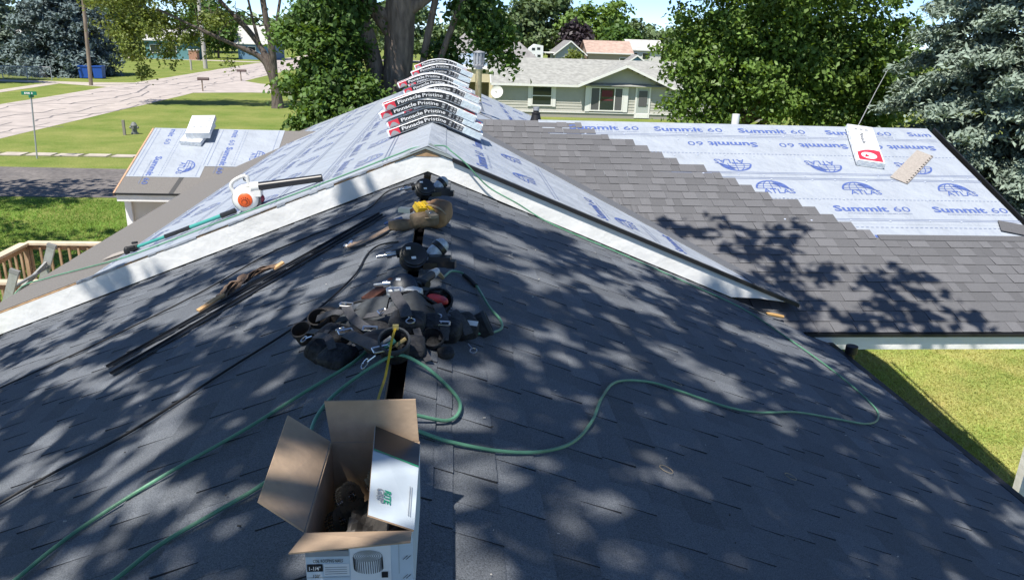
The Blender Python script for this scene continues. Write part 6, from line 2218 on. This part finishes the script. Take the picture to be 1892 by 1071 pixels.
# things carried in the belt
g = MB()
g.blob(rf(-0.05, 3.275, 0.088), (0.028, 0.062, 0.018), 16, 0, Matrix.Rotation(0.75, 3, 'Z'), 0.02, 2, 0.7)
tag(g.build('snips', mat('red_grip', (0.42, 0.03, 0.035), 0.45)), 'red tool grip sticking out of the belt pouch', 'hand tool')
tm = thing('tape_measure', 'yellow tape blade hanging out of the round belt pouch', 'tape measure', rf(-0.21, 2.75))
g = MB()
ribbon(g, curve_pts([(-0.200, 2.70, ZF+0.130), (-0.208, 2.63, ZF+0.115), (-0.218, 2.57, ZF+0.055), (-0.226, 2.50, ZF+0.018), (-0.234, 2.38, ZF+0.016), (-0.24, 2.2, ZF+0.016)], 4), 0.009, 0.0015, (0, -0.3, 1))
g.build('blade', M_YELLOW, tm)
g = MB()
g.box((-0.199, 2.705, ZF+0.135), (0.022, 0.012, 0.018))
g.build('hook', mat('brass_hook', (0.6, 0.5, 0.2), 0.35, metal=0.5), tm)
for i, (dx, dy, c) in enumerate(((-0.04, 0.01, (0.5, 0.5, 0.48)), (0.03, -0.005, (0.4, 0.3, 0.12)), (-0.02, -0.02, (0.10, 0.32, 0.20)))):
    g = MB()
    g.cyl((-0.205+dx*0.8-0.02, 2.70+dy, ZF+0.06), (-0.205+dx*0.8+0.02, 2.715+dy, ZF+0.085), 0.009, None, 8)
    tag(g.build('pencil', mat('pencil%d' % i, c, 0.5)), ['pale stub lying in the round belt pouch', 'brass coloured stub lying in the round belt pouch', 'green stub lying in the round belt pouch'][i], 'pencil')
# ================================================================ NAIL BOX
M_CARD = mat('cardboard_inside', (0.40, 0.29, 0.20), 0.85, 0.08, 30, 0.15, 90)
M_CARDW = mat('printed_carton', (0.55, 0.62, 0.68), 0.5, 0.04, 20)
M_GREENP = mat('green_print', (0.02, 0.33, 0.16), 0.5)
bx0, bx1, by0, by1 = -0.298, -0.072, 1.36, 1.735
bz0, bz1 = ZF+0.016, ZF+0.202
box = thing('nail_box', 'open cardboard box of coil roofing nails straddling the ridge', 'box', ((bx0+bx1)/2, (by0+by1)/2, bz0))
TH_ = 0.004
g = MB()
def panel(g, a, b, c, d, n, mi_out=1, mi_in=0):
    """a thin board a-b-c-d, outer face printed, inner face brown"""
    n = Vector(n).normalized()*TH_
    A = [Vector(p) for p in (a, b, c, d)]
    B = [p-n for p in A]
    g.add(A, [(0, 1, 2, 3)], mi_out)
    g.add(B, [(0, 3, 2, 1)], mi_in)
    for i in range(4):
        j = (i+1) % 4
        g.add([A[i], A[j], B[j], B[i]], [(3, 2, 1, 0)], mi_in)
panel(g, (bx0, by0, bz0), (bx1, by0, bz0), (bx1, by0, bz1), (bx0, by0, bz1), (0, -1, 0))
panel(g, (bx1, by1, bz0), (bx0, by1, bz0), (bx0, by1, bz1), (bx1, by1, bz1), (0, 1, 0))
panel(g, (bx0, by1-TH_, bz0), (bx0, by0+TH_, bz0), (bx0, by0+TH_, bz1), (bx0, by1-TH_, bz1), (-1, 0, 0))
panel(g, (bx1, by0+TH_, bz0), (bx1, by1-TH_, bz0), (bx1, by1-TH_, bz1), (bx1, by0+TH_, bz1), (1, 0, 0))
panel(g, (bx0+TH_, by1-TH_, bz0+TH_), (bx1-TH_, by1-TH_, bz0+TH_), (bx1-TH_, by0+TH_, bz0+TH_), (bx0+TH_, by0+TH_, bz0+TH_), (0, 0, 1), 0, 0)
carton = g.build('carton', [M_CARD, M_CARDW], box)
def flap(pts, n, o=None):
    g = MB()
    panel(g, *pts, n, 1, 0)
    return g.build('flap', [M_CARD, M_CARDW], box)
e = 0.002
flap([(bx0-e, by1-0.004, bz1+e), (bx0-e, by0+0.004, bz1+e), (-0.388, by0+0.005, bz1+0.076), (-0.402, by1+0.002, bz1+0.074)], (-0.6, 0, -0.8))
flap([(bx1-0.002, by1+e, bz1+e), (bx0+0.002, by1+e, bz1+e), (bx0-0.012, by1+0.012, bz1+0.112), (bx1-0.010, by1+0.010, bz1+0.116)], (0, 1, 0.1))
flap([(bx0+0.003, by0-e, bz1+e), (bx1-0.003, by0-e, bz1+e), (bx1-0.001, by0-0.085, bz1+0.036), (bx0-0.012, by0-0.090, bz1+0.020)], (0, 0.25, -1))
rfp = [(bx1+e, by0+0.004, bz1+e), (bx1+e, by1-0.02, bz1+e), (-0.184, by1-0.008, bz1+0.050), (-0.166, by0+0.012, bz1+0.036)]
rfl = flap(rfp, (0.4, 0, 1))
# print on the right flap: black end, green line, small text
def onflap(u, v, lift=0.002):
    A, B, C, D = (Vector(p) for p in rfp)
    # u: from hinge to free edge, v: from front to back
    p = (A*(1-v)+B*v)*(1-u)+(D*(1-v)+C*v)*u
    return p+Vector((0.38, 0, 0.92))*lift
g = MB()
def patch(g, f, u0, u1, v0, v1, mi, lift=0.0025):
    n = 4
    for i in range(n):
        a, b = u0+(u1-u0)*i/n, u0+(u1-u0)*(i+1)/n
        g.add([f(a, v0, lift), f(b, v0, lift), f(b, v1, lift), f(a, v1, lift)], [(3, 2, 1, 0)], mi)
patch(g, onflap, 0.01, 0.99, 0.70, 0.99, 0)
patch(g, onflap, 0.01, 0.99, 0.685, 0.70, 1)
lettering(g, 'GRIP', lambda a, b: onflap(0.86-b/0.1, 0.26-a/0.35+0.02, 0.004), 0.016, 0.048, 2, 0.02, res=2)
lettering(g, 'RITE', lambda a, b: onflap(0.70-b/0.1, 0.26-a/0.35+0.02, 0.004), 0.014, 0.046, 1, 0.02, res=2)
for u in (0.12, 0.16):
    patch(g, onflap, u, u+0.012, 0.10, 0.42, 2, 0.004)
g.build('print', [M_BLACKP, M_GREENP, M_GREYP], rfl)
# front print
g = MB()
W_, H_ = bx1-bx0, bz1-bz0
def onfront(u, v, lift=0.002):
    return (bx0+u*W_, by0-lift, bz0+v*H_)
def rect(g, u0, u1, v0, v1, mi, lift=0.0015):
    g.add([onfront(u0, v0, lift), onfront(u1, v0, lift), onfront(u1, v1, lift), onfront(u0, v1, lift)], [(0, 1, 2, 3)], mi)
rect(g, 0.0, 0.40, 0.78, 0.995, 0)
rect(g, 0.0, 0.40, 0.70, 0.775, 2)
for k in range(3):
    g.add([onfront(0.20+0.05*k, 0.86, 0.003), onfront(0.235+0.05*k, 0.86, 0.003), onfront(0.28+0.05*k, 0.97, 0.003), onfront(0.245+0.05*k, 0.97, 0.003)], [(0, 1, 2, 3)], 1)
lettering(g, 'COIL ROOFING NAILS', lambda a, b: onfront(0.07+a/W_, 0.625+b/H_, 0.003), 0.008, 0.062, 0, 0.012, res=2)
rect(g, 0.01, 0.155, 0.50, 0.60, 0)
lettering(g, '1-1/4"', lambda a, b: onfront(0.03+a/W_, 0.525+b/H_, 0.003), 0.009, 0.024, 3, 0.02, res=2)
lettering(g, '.120"', lambda a, b: onfront(0.05+a/W_, 0.42+b/H_, 0.003), 0.008, 0.018, 0, 0.01, res=2)
rect(g, 0.165, 0.40, 0.44, 0.60, 3)
for k in range(4):
    rect(g, 0.175, 0.38, 0.465+0.03*k, 0.472+0.03*k, 2, 0.003)
rect(g, 0.0, 0.40, 0.415, 0.42, 2)
rect(g, 0.0, 0.80, 0.18, 0.30, 0)
rect(g, 0.41, 0.79, 0.315, 0.995, 3, 0.001)
# picture of a nail coil
cxu, cyv = 0.575, 0.62
for ring in range(7):
    ru_ = 0.018+0.019*ring
    pts = [(cxu+ru_*math.cos(a), 0.70+0.55*ru_*math.sin(a)) for a in [2*math.pi*k/22 for k in range(22)]]
    stroke(g, pts, 0.007, lambda a, b: onfront(a, b, 0.003), 2, True)
for k in range(19):
    a = math.pi*(1.03+0.94*k/18)
    u = cxu+0.135*math.cos(a)
    v = 0.70+0.075*math.sin(a)
    stroke(g, [(u, v), (u+0.006, v-0.17)], 0.006, lambda p, q: onfront(p, q, 0.003), 0)
for k in range(8):
    stroke(g, [(0.70+0.013*k, 0.84), (0.72+0.013*k, 0.96)], 0.004, lambda p, q: onfront(p, q, 0.003), 2)
rect(g, 0.70, 0.76, 0.40, 0.48, 0, 0.003)
for k in range(11):
    rect(g, 0.82+0.012*k, 0.82+0.012*k+0.004+0.003*(k % 3), 0.22, 0.34, 0, 0.003)
for k, v in enumerate((0.93, 0.66, 0.40)):
    for q in range(2):
        stroke(g, [(0.90+0.03*q, v-0.02), (0.945+0.03*q, v+0.035)], 0.006, lambda a, b: onfront(a, b, 0.003), 0)
stroke(g, [(0.865, 0.88), (0.865, 0.45)], 0.004, lambda a, b: onfront(a, b, 0.003), 2)
rect(g, 0.835, 0.895, 0.90, 0.93, 3, 0.003)
g.build('print', [M_BLACKP, M_GREENP, M_GREYP, M_WHITEP], carton)
# coils of nails inside
M_NAIL = mat('galvanised_nails', (0.20, 0.20, 0.19), 0.4, metal=0.8)
def coil(label, c, ax, r, ln):
    ax = Vector(ax).normalized()
    t = thing('nail_coil', label, 'nail coil', c, 'coils of roofing nails in the box')
    x = ax.cross(Vector((0, 0, 1))).normalized()
    y = ax.cross(x)
    sh, hd, wi = MB(), MB(), MB()
    rnd = random.Random(int(c[1]*1000))
    n = 0
    th = 0.0
    rad = r
    ring = []
    while rad > r*0.35:
        p = Vector(c)+(x*math.cos(th)+y*math.sin(th))*rad
        j = rnd.uniform(-0.002, 0.002)
        sh.cyl(p-ax*ln/2, p+ax*(ln/2+j), 0.0016, None, 5)
        hd.lathe([(0.0, 0.001), (0.0056, 0.0006), (0.0056, -0.0006)], p+ax*(ln/2+j), ax, 8)
        ring.append(p)
        th += 0.0078/rad
        rad -= 0.0078/rad/(2*math.pi)*0.0085
        n += 1
    sh.build('shanks', M_NAIL, t)
    hd.build('heads', M_NAIL, t)
    for q in (-0.25, 0.2):
        wi.tube([p+ax*ln*q for p in ring], 0.0008, 4, 0, False)
    wi.build('wire', M_STEEL, t)
    return t
zc = bz0+0.055
coil('nearest coil of roofing nails inside the cardboard box', (bx0+0.045, by0+0.17, zc+0.035), (0.75, -0.35, 0.6), 0.036, 0.032)
coil('second coil of roofing nails inside the cardboard box', (bx0+0.055, by0+0.255, zc+0.045), (0.75, -0.3, 0.65), 0.038, 0.032)
coil('rear coil of roofing nails in the shadowed corner of the box', (bx1-0.10, by1-0.050, zc+0.05), (0.2, -0.5, 0.85), 0.036, 0.032)
# crumpled brown paper
rng = random.Random(9)
g = MB()
n = 14
vs = []
for i in range(n+1):
    for j in range(n+1):
        u, v = i/n, j/n
        z = 0.095+0.030*math.sin(3.1*u+1.2)*math.cos(2.3*v)+0.016*math.sin(9*u+4*v)+rng.uniform(-0.007, 0.007)
        vs.append((bx0+0.075+u*0.142, by0+0.010+v*0.29, bz0+z+0.035*u*(1-v)))
g.add(vs, [(i*(n+1)+j, (i+1)*(n+1)+j, (i+1)*(n+1)+j+1, i*(n+1)+j+1) for i in range(n) for j in range(n)], 0, False)
tag(g.build('packing_paper', mat('brown_paper', (0.125, 0.115, 0.108), 0.9, 0.15, 40)), 'crumpled grey-brown packing paper inside the nail box', 'paper')

# ================================================================ BLOWER, POLE, LADDER
bw = thing('leaf_blower', 'white leaf blower with orange fan guard and black tube on the sheeted roof', 'leaf blower', (-1.93, 7.25, zu(-1.93)))
BY = 7.22
bc = Vector((-1.91, BY, 4.055))
g = MB()
g.lathe([(0.0, 0.055), (0.06, 0.056), (0.10, 0.045), (0.118, 0.02), (0.122, -0.02), (0.115, -0.06), (0.085, -0.085), (0.0, -0.09)], bc, (0.05, -1, 0.12), 28)
g.build('housing', M_WHITEPL, bw)
g = MB()
g.lathe([(0.0, 0.072), (0.05, 0.070), (0.066, 0.060), (0.068, 0.045)], bc+Vector((0.005, 0, -0.008)), (0.05, -1, 0.12), 24)
gd = g.build('fan_guard', M_ORANGE, bw)
g = MB()
for k in range(14):
    a = 2*math.pi*k/14
    for r_ in (0.025, 0.045):
        g.box(bc+Vector((0.005+math.cos(a)*r_, -0.073 if r_ < 0.03 else -0.071, -0.008-0.009+math.sin(a)*r_)), (0.009, 0.004, 0.006), 0, Matrix.Rotation(-a, 3, 'Y'))
g.build('slots', mat('dark_orange_slot', (0.12, 0.02, 0.005), 0.7), gd)
g = MB()
g.tube(curve_pts([bc+Vector((-0.10, 0.0, 0.05)), bc+Vector((-0.125, 0, 0.115)), bc+Vector((-0.10, 0, 0.165)), bc+Vector((-0.03, 0, 0.205)), bc+Vector((0.025, 0, 0.215)), bc+Vector((0.035, 0, 0.16)), bc+Vector((0.06, 0, 0.11))], 4), 0.018, 10)
g.tube(curve_pts([bc+Vector((-0.10, 0.0, 0.06)), bc+Vector((-0.03, 0, 0.115)), bc+Vector((0.04, 0, 0.125)), bc+Vector((0.09, 0, 0.115))], 4), 0.017, 10)
g.build('handle', M_WHITEPL, bw)
g = MB()
g.lathe([(0.124, 0.004), (0.126, -0.004), (0.122, -0.012)], bc, (0.05, -1, 0.12), 28)
g.box(bc+Vector((0.09, 0.05, -0.02)), (0.10, 0.10, 0.13))
g.box(bc+Vector((-0.02, 0.075, 0.03)), (0.15, 0.05, 0.12))
for k in range(5):
    g.box(bc+Vector((0.095, -0.002, -0.06+0.018*k)), (0.075, 0.006, 0.007))
g.build('engine_cover', mat('grey_engine', (0.16, 0.16, 0.165), 0.6, 0.2, 30), bw)
g = MB()
g.tube([bc+Vector((-0.005, 0, 0.20)), bc+Vector((0.0, -0.004, 0.178)), bc+Vector((0.02, -0.004, 0.172))], 0.007, 6)
g.build('trigger', M_BLACKPL, bw)
g = MB()
t0, t1 = Vector((-1.85, BY, 4.165)), Vector((-1.775, BY, 4.175))
g.tube([t0, t1], [0.05, 0.044], 16)
g.box(bc+Vector((0.10, 0.01, 0.06)), (0.10, 0.10, 0.06))
g.build('outlet', M_WHITEPL, bw)
g = MB()
te = Vector((-1.195, BY+0.02, 4.262))
g.tube([t1, t1.lerp(te, 0.5), te], [0.041, 0.037, 0.035], 18, 0, False)
g.lathe([(0.035, 0.0), (0.030, 0.0), (0.030, -0.1)], te, (te-t1).normalized(), 18)
g.build('tube', M_BLACKPL, bw)
g = MB()
g.blob(bc+Vector((0.14, 0.03, 0.0)), (0.03, 0.03, 0.04), 10)
g.build('fuel_cap', mat('maroon_cap', (0.22, 0.02, 0.05), 0.5), bw)
g = MB()
g.tube([bc+Vector((-0.02, 0, -0.10)), bc+Vector((0.0, 0, -0.165))], [0.03, 0.02], 8)
g.tube([bc+Vector((0.10, 0.03, -0.06)), bc+Vector((0.155, 0.03, -0.095))], [0.03, 0.012], 8)
g.build('foot', M_WHITEPL, bw)

po = thing('pole_tool', 'teal and black segmented pole tool lying along the left rake edge', 'pole tool', ru(-2.5, 7.2))
pa, pb = Vector(ru(-2.02, 7.24, 0.035)), Vector(ru(-3.10, 7.40, 0.03))
M_TEALP = mat('teal_plastic', (0.05, 0.30, 0.26), 0.45)
for a, b, r_, m_, nm in ((0.0, 0.13, 0.026, M_BLACKPL, 'grip'), (0.13, 0.42, 0.019, M_TEALP, 'shaft'), (0.42, 0.66, 0.021, M_BLACKPL, 'sleeve'), (0.66, 0.92, 0.016, M_TEALP, 'shaft')):
    g = MB()
    g.tube([pa.lerp(pb, a), pa.lerp(pb, (a+b)/2), pa.lerp(pb, b)], [r_, r_*0.92, r_], 12)
    g.build(nm, m_, po)
g = MB()
h0 = pa.lerp(pb, 0.92)
d_ = (pb-pa).normalized()
g.tube([h0, h0+d_*0.06, h0+d_*0.11], [0.022, 0.032, 0.02], 12)
g.blob(h0+d_*0.13, (0.03, 0.03, 0.045), 12)
g.tube([h0+d_*0.03+Vector((0, -0.03, 0.02)), h0+d_*0.10+Vector((0, -0.045, 0.03))], 0.014, 8)
g.tube([h0+d_*0.02+Vector((0, 0.03, 0.04)), h0+d_*0.08+Vector((0, 0.04, 0.05))], 0.012, 8)
g.build('head', M_RUBBER, po)
# aluminium ladder against the left eave
M_LAD = mat('ladder_aluminium', (0.42, 0.42, 0.40), 0.5, 0.15, 15, metal=0.35)
ld = thing('ladder', 'aluminium extension ladder leaning on the left eave above the deck', 'ladder', (-5.4, 8.3, 0))
foot, top = Vector((-5.35, 0, DZ)), Vector((-4.52, 0, 3.16))
for yy, zt in ((7.95, 3.10), (8.75, 3.16)):
    g = MB()
    f_, t_ = Vector((foot.x, yy, DZ)), Vector((top.x, yy, zt))
    g.bar(f_, t_, 0.032, 0.085, 0, (0.93, 0, -0.36))
    sidep = g.build('rail', M_LAD, ld)
    g = MB()
    g.bar(t_-(t_-f_).normalized()*0.03, t_+(t_-f_).normalized()*0.012, 0.040, 0.095, 0, (0.93, 0, -0.36))
    g.build('end_cap', mat('ladder_cap', (0.24, 0.24, 0.23), 0.7), sidep)
for k in range(7):
    u = 0.06+k*0.138
    p = Vector((foot.x+(top.x-foot.x)*u, 0, DZ+(3.13-DZ)*u))
    g = MB()
    g.cyl((p.x, 7.95, p.z), (p.x, 8.75, p.z), 0.017, None, 10)
    g.build('rung', M_LAD, ld)
g = MB()
g.bar((-4.66, 7.99, 2.74), (-4.60, 8.72, 2.95), 0.025, 0.045)
g.bar((-4.70, 8.02, 2.62), (-4.60, 8.70, 2.80), 0.02, 0.03)
g.build('brace', M_LAD, ld)
g = MB()
g.tube([(-4.62, 8.05, 2.72), (-4.66, 8.1, 2.60), (-4.72, 8.2, 2.52)], 0.035, 8)
tag(g.build('work_glove', mat('teal_glove', (0.05, 0.22, 0.30), 0.8)), 'small teal glove tucked beside the ladder rails', 'glove')
# thin service wire coming down to the wing ridge
g = MB()
g.tube([(5.72, 10.42, 4.50), (7.75, 13.7, 4.80), (9.81, 17.0, 5.10)], 0.006, 5)
tag(g.build('service_wire', mat('grey_wire', (0.4, 0.4, 0.4), 0.5)), 'thin grey wire rising from the wing roof towards the spruce', 'wire')

# flat print and strewn fixings are too fine to pick apart one by one
for o in bpy.data.objects:
    if o.type == 'MESH' and o.parent is not None and o.name.split('.')[0] in ('print', 'fine_print', 'top_print', 'tar_seams', 'slots', 'rivets', 'sealant_dots', 'shanks', 'heads', 'siding', 'faded_lettering', 'buckle_rings'):
        stuff(o)
